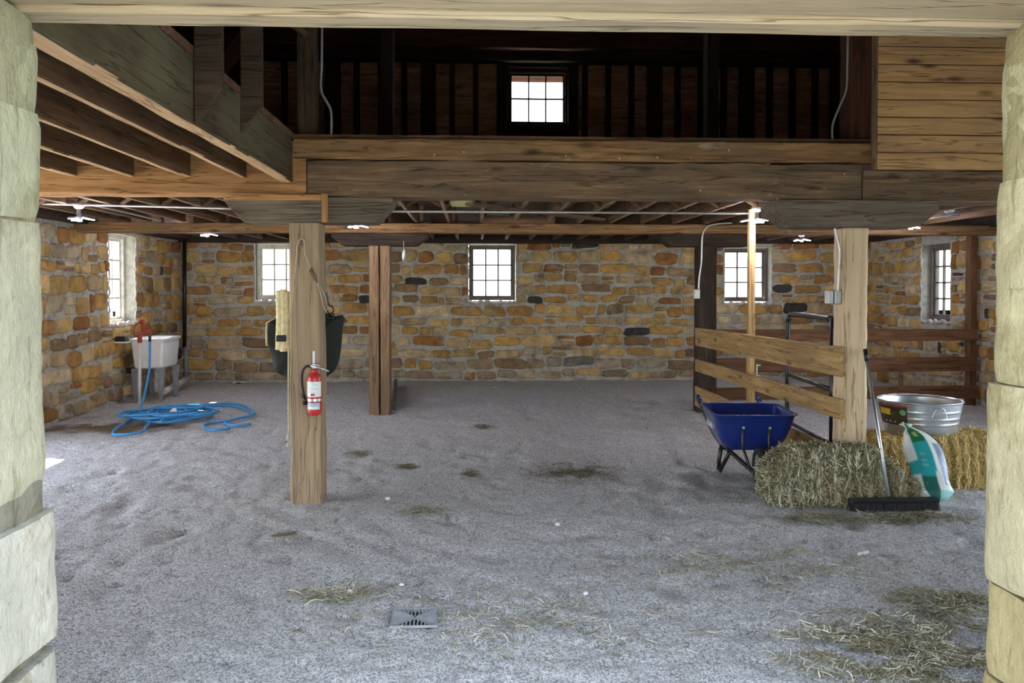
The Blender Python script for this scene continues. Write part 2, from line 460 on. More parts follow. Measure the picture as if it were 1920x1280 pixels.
def stone_pad(m, u0, u1, v0, v1, fn, rng, col, dep=None):
    cu, cv, a, b = (u0 + u1) / 2, (v0 + v1) / 2, (u1 - u0) / 2, (v1 - v0) / 2
    dep = dep or rng.uniform(.018, .042); e = rng.uniform(3.2, 10); n = 20; sd = rng.random() * 99
    tilt = rng.uniform(-.06, .06); top = rng.uniform(-.12, .12)
    vs = []; cs = []
    rings = [(1.0, -.01), (.97, dep * .45), (.90, dep * .85), (.72, dep), (.4, dep * 1.03)]
    for r, w in rings:
        for k in range(n):
            an = 2 * PI * k / n; c, s = math.cos(an), math.sin(an)
            q = (abs(c) ** e + abs(s) ** e) ** (-1 / e)
            nz = 1 + .2 * noise.noise(Vector((c * 1.7 + sd, s * 1.7, sd)))
            uu, vv = c * q * nz * r, s * q * nz * r
            vv2 = vv * (1 + top * uu)
            x, y = cu + a * uu + tilt * b * vv, cv + b * vv2 + tilt * a * uu
            ww = w + noise.noise(Vector((x * 9, y * 9, sd))) * .012 * (r < .95)
            vs.append(fn(x, y, ww)); f = 1 + noise.noise(Vector((x * 5, y * 5, sd))) * .25
            cs.append(tuple(ch * f for ch in col))
    vs.append(fn(cu, cv, dep)); cs.append(col)
    fs = [(i * n + k, i * n + (k + 1) % n, (i + 1) * n + (k + 1) % n, (i + 1) * n + k) for i in range(4) for k in range(n)]
    fs += [(4 * n + k, 4 * n + (k + 1) % n, 5 * n) for k in range(n)]
    m.add(vs, fs, True, cs)
def rubble(m, u0, u1, z0, z1, ops, fn, seed, hs=(.11, .20), ws=(.16, .46), dull=0):
    rng = random.Random(seed); z = z0 + .01
    while z < z1 - .05:
        h = min(rng.uniform(*hs), z1 - z)
        if z1 - z - h < .07: h = z1 - z
        u = u0 - rng.random() * .2
        while u < u1:
            w = rng.uniform(*ws) * (1.2 if h > .17 else 1)
            if rng.random() < .12: w *= .5
            gap = rng.uniform(.018, .04)
            a, b = max(u, u0), min(u + w, u1)
            wob = .022 * math.sin((u + seed) * 1.7) + .016 * math.sin(u * 4.1 + z * 9)
            parts = [(z + gap / 2, z + h - gap / 2)]
            if h > .15 and w < .34 and rng.random() < .22:
                zz = z + h * rng.uniform(.4, .6); parts = [(z + gap / 2, zz - .012), (zz + .012, z + h - gap / 2)]
            for c, d in parts:
                segs = [(a + gap / 2, b - gap / 2)]
                for o in ops:
                    if d > o[2] - .03 and c < o[3] + .03:
                        ns = []
                        for s0, s1 in segs:
                            if s1 < o[0] - .02 or s0 > o[1] + .02: ns.append((s0, s1)); continue
                            if s0 < o[0] - .1: ns.append((s0, o[0] - .02))
                            if s1 > o[1] + .1: ns.append((o[1] + .02, s1))
                        segs = ns
                for s0, s1 in segs:
                    if s1 - s0 < .05: continue
                    col = rng.choice(STC)
                    if rng.random() < .03: col = (.075, .065, .055)
                    if rng.random() < dull or c < .28 and rng.random() < .75: col = tuple(.45 * x + .55 * y for x, y in zip(col, rng.choice([(.34, .31, .26), (.30, .25, .19), (.42, .39, .34)])))
                    f = rng.uniform(.8, 1.15); col = tuple(x * f for x in col)
                    dz = wob + rng.uniform(-.012, .012)
                    c2, d2 = max(z0, c + dz + rng.uniform(0, .012)), min(z1 - .005, d + dz)
                    stone_pad(m, s0, s1, c2, d2, fn, rng, col)
            u += w
        z += h
    return m

ZT = 2.42
opsB = []
for a, b, t, bt in ((478, 566, 457, 564), (878, 968, 457, 565), (1357, 1446, 462, 568)):
    opsB.append((PX(a, YW), PX(b, YW), PZ(bt, YW), PZ(t, YW)))
fnB = lambda u, z, w: Vector((u, YW - w, z))
m = MB(); m.col = MORT
solid_with_openings(m, XL - .55, XR + .55, 0 - .3, ZT, .42, opsB, fnB)
rubble(m, XL, XR, 0, ZT - .02, opsB, fnB, 3, (.14, .235), (.2, .52))
m.build('wall_back', M['stone'])['kind'] = 'structure'

LW = (11.55, 12.45, 1.10, 2.36)
LD = (3.2, 8.45, 0, 2.0)  # unseen door that casts the floor sun patch, widened to add daylight
fnL = lambda u, z, w: Vector((XL + w, u, z))
m = MB(); m.col = MORT
solid_with_openings(m, .5, YW, -.3, ZT, .28, [LW, LD], fnL)
rubble(m, 8.9, YW, 0, ZT - .02, [LW, LD], fnL, 11, (.16, .27), (.2, .42))
m.build('wall_left', M['stone'])['kind'] = 'structure'

RWi = (11.75, 12.55, 1.10, 2.27)
RD = (2.7, 7.6, 0, 2.4)  # opening added out of view to bring daylight into the barn
fnR = lambda u, z, w: Vector((XR - w, u, z))
m = MB(); m.col = MORT
solid_with_openings(m, .5, YW, -.3, ZT, .27, [RWi, RD], fnR)
rubble(m, 9.4, YW, 0, ZT - .02, [RWi, RD], fnR, 23, (.15, .24), (.16, .34))
m.build('wall_right', M['stone'])['kind'] = 'structure'

# ---- front wall around the doorway: whitewashed blocks
DY0, DY1 = 1.68, 2.3
xl, xr, ztop = PX(91, DY1), PX(1855, DY1), PZ(52, DY1)
def rough_block(m, x0, x1, y0, y1, z0, z1, amp, seed, face, rnd=.03):
    # face=+1: reveal faces +x at x1 ; -1: reveal at x0. closed subdivided block
    nz = max(2, int((z1 - z0) / .03)); ny = max(2, int((y1 - y0) / .035)); nx = 10
    def shell(a, b, c):
        x, y, z = x0 + (x1 - x0) * a, y0 + (y1 - y0) * b, z0 + (z1 - z0) * c
        ex = (x1 if face > 0 else x0)
        # round the arrises next to the reveal
        dyy = min(y - y0, y1 - y); dzz = min(z - z0, z1 - z); dx = abs(x - ex)
        def rr(d1, d2):
            d = math.hypot(max(0, rnd - d1), max(0, rnd - d2)); return max(0, d - rnd * .0) 
        cut = 0
        if dx < 1e-6:
            q = max(0, rnd - dyy) / rnd; q2 = max(0, rnd * .8 - dzz) / (rnd * .8)
            cut = rnd * .5 * q * q + rnd * .12 * q2 * q2
        n = noise.fractal(Vector((y * 4 + seed, z * 4, seed + x)), .8, 2, 4) * amp
        n2 = noise.noise(Vector((3.3, z * 1.6, 1))) * amp * .6
        return Vector((x + face * ((n + n2) - cut) * (1 if dx < .12 else 0), y + (noise.noise(Vector((x * 5, z * 5 + seed, 2))) * amp * .7 if b in (0, 1) else 0), z + (0 if c not in (0, 1) else noise.noise(Vector((y * 6, seed, 5))) * .008)))
    cols = None
    m.grid(lambda i, j: shell(1 if face > 0 else 0, i, j), ny, nz)
    m.grid(lambda i, j: shell(i, 1, j), nx, nz)
    m.grid(lambda i, j: shell(i, 0, j), nx, nz)
    m.grid(lambda i, j: shell(i, j, 1), nx, ny)
    m.grid(lambda i, j: shell(i, j, 0), nx, ny)
mL = MB(); mR = MB()
W_ = .75
bl = [(-.05, .625, 108, (1.1, 1.1, 1.26)), (.66, 1.0, 109, (1.14, 1.13, 1.3)), (1.07, 1.77, 90, (1.02, 1, 1)), (1.78, 2.06, 89, (.97, 1, .97)), (2.065, ztop - .07, 84, (.95, .98, .9))]
for i, (a, b, px, c) in enumerate(bl):
    mL.col = c; rough_block(mL, xl - W_, PX(px, DY1), DY0, DY1, a, b, .010, 3.1 * i + 1, 1, .035)
mL.col = (.55, .55, .6); rough_block(mL, xl - W_, PX(86, DY1), DY0 + .01, DY1 - .01, .60, .68, .006, 40, 1)
mL.col = (.52, .52, .54); rough_block(mL, xl - W_, PX(89, DY1), DY0 + .01, DY1 - .01, .98, 1.10, .006, 41, 1)
mL.col = (.8, .8, .75); rough_block(mL, xl - W_, PX(82, DY1), DY0 + .01, DY1 - .01, -.05, ztop, .006, 42, 1)
mL.col = (.8, .8, .72); rough_block(mL, xl - W_, PX(62, DY1), DY0, DY1, ztop - .09, ztop + .01, .008, 43, 1)
o = mL.build('wall_front_left', M['paintL']); o['kind'] = 'structure'
br = [(-.05, .50, 1846, (.82, .72, .52)), (.505, .76, 1850, (.92, .86, .7)), (.775, 1.33, 1843, (1, 1, 1)), (1.335, 1.60, 1855, (1, 1, .96)), (1.6, 1.90, 1857, (1, 1, 1)), (1.9, 2.24, 1866, (1, 1, 1)), (2.245, ztop - .01, 1874, (.8, .8, .72))]
for i, (a, b, px, c) in enumerate(br):
    mR.col = c; rough_block(mR, PX(px, DY1), xr + W_, DY0, DY1, a, b, .010, 7.7 * i + 2, -1, .032)
mR.col = (.7, .68, .6); rough_block(mR, PX(1866, DY1), xr + W_, DY0 + .01, DY1 - .01, -.05, ztop, .006, 52, -1)
o = mR.build('wall_front_right', M['paintR']); o['kind'] = 'structure'
m = MB(); m.col = MORT
m.box(XL - .55, xl - W_ + .02, DY0 + .02, DY1 - .02, -.3, 3.2); m.box(xr + W_ - .02, XR + .55, DY0 + .02, DY1 - .02, -.3, 3.2)
m.box(XL - .55, XR + .55, DY0 + .02, DY1 - .22, ztop + .26, 3.2)
m.build('wall_front_outer', M['stone'])['kind'] = 'structure'

# lintel timbers over the doorway
def lint(name, y0, y1, zz, h, lab, tilt=.0):
    za = zz
    o = timber(name, (xl - .45, (y0 + y1) / 2, za + h / 2), (xr + .45, (y0 + y1) / 2, za + h / 2 - tilt), y1 - y0, h, M['lintel'], rough=.0015, cham=.008, seg=60)
    return tag(o, lab, 'lintel')
zr = P(1870, 72, Y=DY1).z; zl = P(60, 48, Y=DY1).z
lint('door_lintel', 1.66, 2.20, ztop + .012, .25, 'broad pale weathered timber lintel spanning over the doorway')
lint('lintel_board', 2.205, 2.31, ztop - .004, .22, 'narrow pale board along the inner edge of the doorway lintel')

# ------------------------------------------------------------------ upper shell
def shellbox(name, x0, x1, y0, y1, z0, z1, mat):
    o = MB().box(x0, x1, y0, y1, z0, z1).build(name, mat); o['kind'] = 'structure'; return o
# loft floor / ceiling decks, plank underside visible between the joists
def deck(name, x0, x1, y0, y1):
    m = MB(); y = y0
    n = max(1, int((y1 - y0) / .14)); s = (y1 - y0) / n
    for i in range(n): m.box(x0, x1, y0 + i * s + .002, y0 + (i + 1) * s - .002, ZD, ZD + .03)
    m.box(x0, x1, y0, y1, ZD + .03, ZD + .045)
    o = m.build(name, M['deck']); o['kind'] = 'structure'
deck('ceiling', XL - .1, XR + .1, YA + .1, YW + .3)
deck('ceiling_left_bay', XL - .1, PX(549, YA), DY1 - .1, YA + .08)
ZE = 5.62
# loft back wall: horizontal siding, a window
lw = (PX(958, YW), PX(1052, YW), PZ(224, YW), PZ(138, YW))
m = MB(); z = 2.4
def siding_rows(m, a, b, z0, z1, fn, h=.115):
    z = z0
    while z < z1:
        q = min(z + h - .006, z1)
        m.hexa([fn(a, z, 0), fn(b, z, 0), fn(b, z, -.05), fn(a, z, -.05), fn(a, q, .004), fn(b, q, .004), fn(b, q, -.05), fn(a, q, -.05)]); z += h
fnU = lambda u, z, w: Vector((u, YW + .12 - w, z))
siding_rows(m, XL - .2, lw[0] - .06, ZT, ZE, fnU); siding_rows(m, lw[1] + .06, XR + .2, ZT, ZE, fnU)
siding_rows(m, lw[0] - .06, lw[1] + .06, ZT, lw[2] - .04, fnU); siding_rows(m, lw[0] - .06, lw[1] + .06, lw[3] + .04, ZE, fnU)
m.box(XL - .2, lw[0] - .06, YW + .16, YW + .2, ZT, ZE); m.box(lw[1] + .06, XR + .2, YW + .16, YW + .2, ZT, ZE)
m.box(lw[0] - .06, lw[1] + .06, YW + .16, YW + .2, ZT, lw[2] - .04); m.box(lw[0] - .06, lw[1] + .06, YW + .16, YW + .2, lw[3] + .04, ZE)
m.build('wall_loft_back', M['siding'])['kind'] = 'structure'
shellbox('wall_loft_left', XL - .3, XL - .1, 1.6, YW + .3, ZT, 9.5, M['deck'])
shellbox('wall_loft_right', XR + .1, XR + .3, 1.6, YW + .3, ZT, 9.5, M['deck'])
shellbox('wall_loft_front', XL - .3, XR + .3, 1.7, 1.9, 2.9, 6.0, M['deck'])
m = MB()
def roofp(y0, z0, y1, z1):
    m.hexa([(XL - .6, y0, z0), (XR + .6, y0, z0), (XR + .6, y1, z1), (XL - .6, y1, z1), (XL - .6, y0, z0 + .12), (XR + .6, y0, z0 + .12), (XR + .6, y1, z1 + .12), (XL - .6, y1, z1 + .12)])
roofp(YW + .6, ZE - .3, 8.2, 9.2); roofp(8.2, 9.2, 1.2, 5.3)
m.build('roof', M['reddark'])['kind'] = 'structure'

# ------------------------------------------------------------------ posts
def post(name, x0, x1, yf, dep, z1, mat, lab, z0=-.05, rough=.006, parts=None):
    o = timber(name, ((x0 + x1) / 2, yf + dep / 2, z0), ((x0 + x1) / 2, yf + dep / 2, z1), x1 - x0, dep, mat, rough=rough, cham=.012, up=(0, 1, 0))
    return tag(o, lab, 'post')
pA0, pA1 = PX(543, YA, 700), PX(600, YA, 700)
zbA = PZ(419, YA)
post('support_post', pA0, pA1 + .0, YA, .27, zbA, M['post'], 'weathered brown square post carrying the fire extinguisher')
pB0, pB1 = PX(1582, 6.36, 650), PX(1629, 6.36, 650)
def hewn_post():
    m = MB(); cx, cy = (pB0 + pB1) / 2, 6.36 + .11; a = (pB1 - pB0) / 2; b = .11
    def fn(i, j):
        z = -.05 + (PZ(420, 6.36) + .05) * j; an = i * 2 * PI; e = 7
        c, s = math.cos(an), math.sin(an); q = (abs(c) ** e + abs(s) ** e) ** (-1 / e)
        cell = noise.cell(Vector((i * 14, z * 11, 1))) * .006 + noise.noise(Vector((i * 9, z * 7, 4))) * .008
        sc = 1 + (z < .5) * 0
        return Vector((z, (c * q * a) * (1 + cell * 4), (s * q * b) * (1 + cell * 4)))
    m.grid(fn, 40, 90)
    o = m.build('support_post', M['hewn'])
    o.matrix_world = Matrix(((0, 1, 0, cx), (0, 0, 1, cy), (1, 0, 0, 0), (0, 0, 0, 1)))
    tag(o, 'pale hewn post at the stall corner, with the broom leaning on it', 'post')
hewn_post()
# far double post
pC0, pC1 = PX(692, YB, 700), PX(731, YB, 700)
e = empty('support_post', ((pC0 + pC1) / 2, YB + .13, 0)); tag(e, 'far double timber post split by a dark vertical joint, standing free mid barn', 'post')
mid = pC0 + (pC1 - pC0) * .5
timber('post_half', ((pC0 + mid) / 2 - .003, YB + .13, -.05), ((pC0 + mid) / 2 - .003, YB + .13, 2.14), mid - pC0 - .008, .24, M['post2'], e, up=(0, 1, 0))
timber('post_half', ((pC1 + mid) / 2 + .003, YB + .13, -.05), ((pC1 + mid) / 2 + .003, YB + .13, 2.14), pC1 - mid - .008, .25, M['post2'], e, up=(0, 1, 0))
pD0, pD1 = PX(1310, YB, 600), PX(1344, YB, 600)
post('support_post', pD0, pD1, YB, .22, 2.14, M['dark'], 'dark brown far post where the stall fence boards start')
# thin stud of the stall, rising to the joists
xs_ = 2.93
ys_ = 8.7
post('stall_stud', PX(1405, ys_), PX(1417, ys_), ys_, .09, 2.44, M['fence'], 'slim upright stud in the middle of the stall fence, rising to the joists', rough=.002)
yR = 11.0
post('fence_post', PX(1819, yR), PX(1833, yR), yR, .12, 2.43, M['rail'], 'dark red-brown upright at the right wall end of the back rails', rough=.002)

# ------------------------------------------------------------------ bolsters
def bolster(x0, x1, z0, z1, yf, dep, ch, mat, lab, low=.5, endgrain=None):
    zc = z1 - (z1 - z0) * low
    poly = [(x0, z1), (x0, zc), (x0 + ch, z0), (x1 - ch, z0), (x1, zc), (x1, z1)]
    cx = (x0 + x1) / 2
    o = MB().prism([(u - cx, v - z0) for u, v in poly], 0, dep, lambda u, v, w: Vector((u, w, v))).build('bolster', mat, bevel=.006)
    o.location = (cx, yf, z0)
    return tag(o, lab, 'bolster')
zA0, zA1 = PZ(418, YA), PZ(371, YA)
bo = bolster(PX(423, YA - .02), PX(737, YA - .02), zA0, zA1, YA - .015, .30, .13, M['grey'], 'grey bolster with cut corners on top of the extinguisher post', .25)
t1 = timber('trim_board', (PX(421, YA - .04), YA - .035, PZ(371, YA - .04)), (PX(604, YA - .04), YA - .035, PZ(371, YA - .04)), .04, .045, M['orange'])
t2 = timber('trim_board', (PX(610, YA - .04), YA - .04, PZ(418, YA - .04)), (PX(610, YA - .04), YA - .04, PZ(365, YA - .04)), .042, .045, M['orange'], up=(0, 1, 0))
for t_ in (t1, t2):
    mw = t_.matrix_world.copy(); t_.parent = bo; t_.matrix_local = Matrix.Translation(-bo.location) @ mw
bolster(PX(1456, YA), PX(1758, YA), PZ(422, YA), PZ(371, YA), YA - .015, .38, .16, M['grey'], 'dark grey bolster with cut corners on top of the hewn stall post', .42)
bolster(PX(622, YB), PX(802, YB), 2.14, PZ(437, YB), YB - .01, .28, .14, M['dark'], 'dark bolster with cut corners on the far double post', .35)
bolster(PX(1238, YB), PX(1420, YB), 2.14, PZ(437, YB), YB - .01, .28, .14, M['dark'], 'dark bolster with a cut corner on the far stall post', .35)

# ------------------------------------------------------------------ main beams
ZB0, ZB1 = PZ(370, YA), PZ(302, YA)
xJ, xK = PX(576, YA), PX(1615, YA)
def beam(name, x0, x1, z0, z1, yf, dep, mat, lab, cat='beam', rough=.006):
    o = timber(name, (x0, yf + dep / 2, (z0 + z1) / 2), (x1, yf + dep / 2, (z0 + z1) / 2), dep, z1 - z0, mat, rough=rough, seg=60)
    return tag(o, lab, cat)
beam('main_beam', xJ + .005, xK - .006, ZB0, ZB1 - .003, YA, .27, M['beam'], 'long cracked brown beam over the middle bay, between the two near posts')
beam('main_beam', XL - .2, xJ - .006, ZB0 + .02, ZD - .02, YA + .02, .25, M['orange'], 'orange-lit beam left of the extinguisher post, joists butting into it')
beam('main_beam', xK + .006, XR + .2, PZ(375, YA), PZ(314, YA), YA, .27, M['beam'], 'brown beam under the pine cladding at upper right')
beam('rim_plank', PX(553, YA), PX(1640, YA), ZB1 + .006, PZ(262, YA), YA - .02, .115, M['plank'], 'reddish plank lying along the top of the middle beam', 'plank', .004)
beam('cross_beam', XL - .2, XR + .2, PZ(437, YB), PZ(419, YB), YB, .25, M['plank'], 'second beam line across the barn on the far posts, reddish with nail marks', 'beam', .003)
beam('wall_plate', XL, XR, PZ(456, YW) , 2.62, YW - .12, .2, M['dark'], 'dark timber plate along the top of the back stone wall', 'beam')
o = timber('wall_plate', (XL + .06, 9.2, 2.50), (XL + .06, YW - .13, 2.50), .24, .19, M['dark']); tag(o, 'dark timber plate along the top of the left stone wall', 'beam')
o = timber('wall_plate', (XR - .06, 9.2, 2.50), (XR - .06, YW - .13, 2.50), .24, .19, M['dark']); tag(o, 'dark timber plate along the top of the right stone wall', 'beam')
# crack lines in the long beam: real thin grooves are left to the wood material
# ------------------------------------------------------------------ joists
xT = PX(549, YA)
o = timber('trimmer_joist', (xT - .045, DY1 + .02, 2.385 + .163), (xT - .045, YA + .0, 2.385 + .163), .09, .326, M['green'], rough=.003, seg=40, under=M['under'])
tag(o, 'deep mossy grey trimmer joist along the left edge of the loft opening', 'joist')
# pale underside of the trimmer: bounced light put into its colour
for i in range(8):
    x = xT - .36 - i * .408
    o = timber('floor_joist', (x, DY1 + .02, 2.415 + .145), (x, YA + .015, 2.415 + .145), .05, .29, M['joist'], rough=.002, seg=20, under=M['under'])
    tag(o, f'{ORD[i]} floor joist to the left of the mossy trimmer joist', 'joist', 'floor joists of the near left bay')
# joists of the second bay, from beam to cross beam
x0c = PX(903, YB)
for k in range(-14, 15):
    x = x0c + k * .415
    if x < XL + .1 or x > XR - .1: continue
    z0 = PZ(419, YB) + .01
    side = 'left' if k < 0 else 'right'
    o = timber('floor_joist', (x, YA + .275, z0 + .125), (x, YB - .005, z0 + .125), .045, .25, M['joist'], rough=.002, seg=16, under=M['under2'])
    tag(o, f'{ORD[abs(k)-1]} joist {side} of the straight middle joist behind the near beam' if k else 'middle joist behind the near beam, seen square on', 'joist', 'floor joists of the second bay')
    o = timber('floor_joist', (x + .05, YB + .26, z0 + .125), (x + .05, YW - .13, z0 + .125), .045, .25, M['joist'], rough=.002, seg=12)
    tag(o, f'far bay joist, {ORD[abs(k)-1]} to the {side} of the central one' if k else 'central joist of the far bay by the back wall', 'joist', 'floor joists of the far bay')
    # herringbone bridging between neighbours
    if -12 <= k <= 9:
        for yb in (8.6,):
            b = MB()
            e = empty('joist_bridging', (x + .207, yb, z0 + .125)); 
            for s in (-1, 1):
                timber('strut', (x + .025, yb + s * .03, z0 + .125 - s * .11), (x + .39, yb + s * .03, z0 + .125 + s * .11), .02, .04, M['joist'], e, rough=.001, seg=2)
            n = abs(k + 1) if k < 0 else k
            tag(e, f'crossed bridging struts in the {ORD[n]} gap {"left" if k < 0 else "right"} of the middle joist', 'bridging', 'bridging struts in the second bay')
# long nailed board under the middle joists
zq = PZ(419, YB) - .005
a = P(858, 374, Z=zq - .04); b = P(1125, 399, Z=zq - .04)
a = Vector((PX(880, 7.9), 7.9, zq - .02)); b = Vector((PX(1128, 9.6, 400), 9.6, zq - .02))
o = timber('nailed_board', a, b, .11, .03, M['joist'], rough=.002); tag(o, 'long board nailed slantwise under the middle joists', 'board')
o = timber('nailed_board', (PX(905, YB - .3), YB - .3, zq + .03), (PX(1040, YB - .3), YB - .3, zq + .03), .03, .10, M['joist'], rough=.002); tag(o, 'short blocking board between middle joists just before the second beam', 'board')
# pale foam bundle
fz = zq + .08
def foam():
    m = MB(); c = Vector((PX(867, 8.6, 390), 8.6, zq + .085))
    def fn(i, j):
        an = i * 2 * PI; e = 4; cc, ss = math.cos(an), math.sin(an); q = (abs(cc) ** e + abs(ss) ** e) ** (-1 / e)
        t = (j - .5) * 2; r = (1 - abs(t) ** 6) ** .5 if abs(t) < 1 else 0
        rib = 1 + .05 * math.sin(ss * q * 14)
        return c + Vector((cc * q * .135 * r * rib, t * .2, ss * q * .055 * r * rib))
    m.grid(fn, 32, 16)
    return m.build('foam_bundle', M['foam'])
tag(foam(), 'pale yellow folded foam bundle tucked between the joists', 'foam')

# rail studs hanging on the trimmer
def hang_stud(px, lab, ybot, w=.13):
    X = xT + .003
    Y = (xT + w) / ((px - 885) / F) if False else None
    # solve depth where the +x face projects at px
    Xf = X + w
    Y = abs(P(px, 200, X=Xf).y)
    zlow = P(px - 2, ybot, Y=Y).z
    poly = [(X, zlow), (X, 5.4), (Xf, 5.4), (Xf, zlow + .17)]
    o = MB().prism([(u - X, v - zlow) for u, v in poly], 0, .045, lambda u, v, q: Vector((u, q, v))).build('rail_stud', M['darkstud'], bevel=.003)
    o.location = (X, Y, zlow); tag(o, lab, 'stud')
hang_stud(416, 'nearer upright stud with slanted foot fixed on the mossy trimmer', 232)
hang_stud(491, 'farther upright stud with slanted foot fixed on the mossy trimmer', 250, .12)

# ------------------------------------------------------------------ cladding upper right
e = empty('plank_partition', (PX(1645, 6.1), 6.13, 0)); tag(e, 'golden pine board cladding above the beam at upper right', 'partition')
zc = PZ(312, 6.1); hb = .1325
for i in range(13):
    yj = random.uniform(-.002, .002)
    o = timber('cladding_board', (PX(1645, 6.1), 6.13 + yj, zc + hb * (i + .5)), (XR, 6.13 + yj, zc + hb * (i + .5)), .022, hb - .007, M['pine'], e, rough=.0008, seg=12, cham=.003)
timber('end_batten', (PX(1643, 6.1), 6.15, zc), (PX(1643, 6.1), 6.15, zc + 13 * hb), .03, .06, M['beam'], e, up=(0, 1, 0), rough=.001)

# ------------------------------------------------------------------ loft timbers
def lpost(px0, px1, y, dep, mat, lab, ztop=6.5, z0=ZD + .046):
    o = timber('loft_post', ((PX(px0, y) + PX(px1, y)) / 2, y + dep / 2, z0), ((PX(px0, y) + PX(px1, y)) / 2, y + dep / 2, ztop), PX(px1, y) - PX(px0, y), dep, mat, rough=.004, up=(0, 1, 0)); tag(o, lab, 'post')
lpost(559, 592, 6.55, .15, M['darkstud'], 'dark loft post above the extinguisher post, conduit on its right side')
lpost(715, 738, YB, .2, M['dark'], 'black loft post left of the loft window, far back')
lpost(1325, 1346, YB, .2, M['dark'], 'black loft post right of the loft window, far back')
lpost(1592, 1638, 6.52, .2, M['reddark'], 'dark reddish loft post beside the pine cladding')
xw = (lw[0] + lw[1]) / 2
il = ir = 0
for k in range(-16, 17):
    x = xw + (k + .5 * (1 if k > 0 else -1) if k else 0) * .405
    if k == 0 or x < XL + .1 or x > XR - .1: continue
    if lw[0] - .3 < x < lw[1] + .3: continue
    if k < 0: il += 1
    else: ir += 1
for s, lab in ((-1, 'left'), (1, 'right')):
    i = 0; x = (lw[0] - .20) if s < 0 else (lw[1] + .42)
    while XL + .1 < x < XR - .1:
        thick = (i % 4 == 3)
        o = timber('wall_stud', (x, YW + .05, ZD), (x, YW + .05, ZE), .26 if thick else .09, .13, M['dark'], up=(0, 1, 0), rough=.001, seg=6)
        tag(o, f'{ORD[i]} dark stud on the loft back wall {lab} of its window', 'stud', 'studs of the loft back wall'); i += 1; x += s * .41
o = timber('loft_plate', (XL, YW - .02, ZE - .05), (XR, YW - .02, ZE - .05), .26, .13, M['dark']); tag(o, 'black plate timber above the loft studs', 'beam')
o = timber('tie_beam', (XL, YW - .4, ZE + .40), (XR, YW - .4, ZE + .40), .14, .78, M['reddark']); tag(o, 'very dark red wide beam across the back of the loft', 'beam')
o = timber('diagonal_brace', P(388, 160, Y=8.3), P(480, 48, Y=8.3), .10, .17, M['reddark'], up=(0, 1, 0)); tag(o, 'dark red diagonal brace in the loft behind the hanging studs', 'brace')
o = timber('diagonal_brace', P(545, 42, Y=6.5), P(574, 66, Y=6.5), .06, .06, M['joist'], up=(0, 1, 0)); tag(o, 'short brace end at the top of the near loft post', 'brace')

# loft window with its dark frame
def window(name, x0, x1, z0, z1, y, nc, nr, fw, frame_mat, sash_mat, fn=None, sw=.035):
    fn = fn or (lambda u, z, w: Vector((u, y + w, z)))
    e = empty(name, fn((x0 + x1) / 2, z0, 0)); e['kind'] = 'structure'
    inv = Matrix.Translation(-e.location)
    def bx(m, a, b, c, d, w0, w1):
        m.hexa([inv @ fn(a, c, w0), inv @ fn(b, c, w0), inv @ fn(b, c, w1), inv @ fn(a, c, w1), inv @ fn(a, d, w0), inv @ fn(b, d, w0), inv @ fn(b, d, w1), inv @ fn(a, d, w1)])
    m = MB(); bx(m, x0, x0 + fw, z0, z1, -.02, .1); bx(m, x1 - fw, x1, z0, z1, -.02, .1); bx(m, x0 + fw, x1 - fw, z1 - fw, z1, -.02, .1); bx(m, x0 + fw, x1 - fw, z0, z0 + fw, -.03, .1)
    m.build('window_frame', frame_mat, e, bevel=.004)
    a, b, c, d = x0 + fw, x1 - fw, z0 + fw, z1 - fw
    m = MB(); bx(m, a, a + sw, c, d, .02, .06); bx(m, b - sw, b, c, d, .02, .06); bx(m, a + sw, b - sw, d - sw, d, .02, .06); bx(m, a + sw, b - sw, c, c + sw, .02, .06)
    s = m.build('sash', sash_mat, e, bevel=.003)
    a += sw; b -= sw; c += sw; d -= sw
    for i in range(1, nc):
        u = a + (b - a) * i / nc; m = MB(); bx(m, u - .0125, u + .0125, c, d, .02, .055); m.build('muntin', sash_mat, s)
    for i in range(1, nr):
        v = c + (d - c) * i / nr; m = MB(); bx(m, a, b, v - .0125, v + .0125, .022, .053); m.build('muntin', sash_mat, s)
    m = MB(); bx(m, a, b, c, d, .036, .040); m.build('glass', M['glass'], s)
    return e
window('window_1', lw[0] - .1, lw[1] + .16, lw[2] - .12, lw[3] + .12, YW + .1, 3, 2, .07, M['dark'], M['dark'], sw=.05)
# dark board frame and lower panel round the loft window, kept as a separate wooden hatch
m = MB(); cx = (lw[0] + lw[1]) / 2
m.box(lw[0] - .16, lw[0] - .06, YW - .0, YW + .09, ZD, ZE - .14); m.box(lw[1] + .12, lw[1] + .30, YW, YW + .09, ZD, ZE - .14)
m.box(lw[0] - .06, lw[1] + .12, YW + .02, YW + .09, ZD, lw[2] - .13); m.box(lw[0] - .06, lw[1] + .12, YW + .02, YW + .09, lw[3] + .13, ZE - .14)
m.box(lw[0] - .10, lw[1] + .12, YW - .06, YW - .0, lw[2] - .24, lw[2] - .10)
tag(m.build('hatch_surround', M['dark'], bevel=.005), 'black board hatch surround framing the bright loft window', 'hatch')

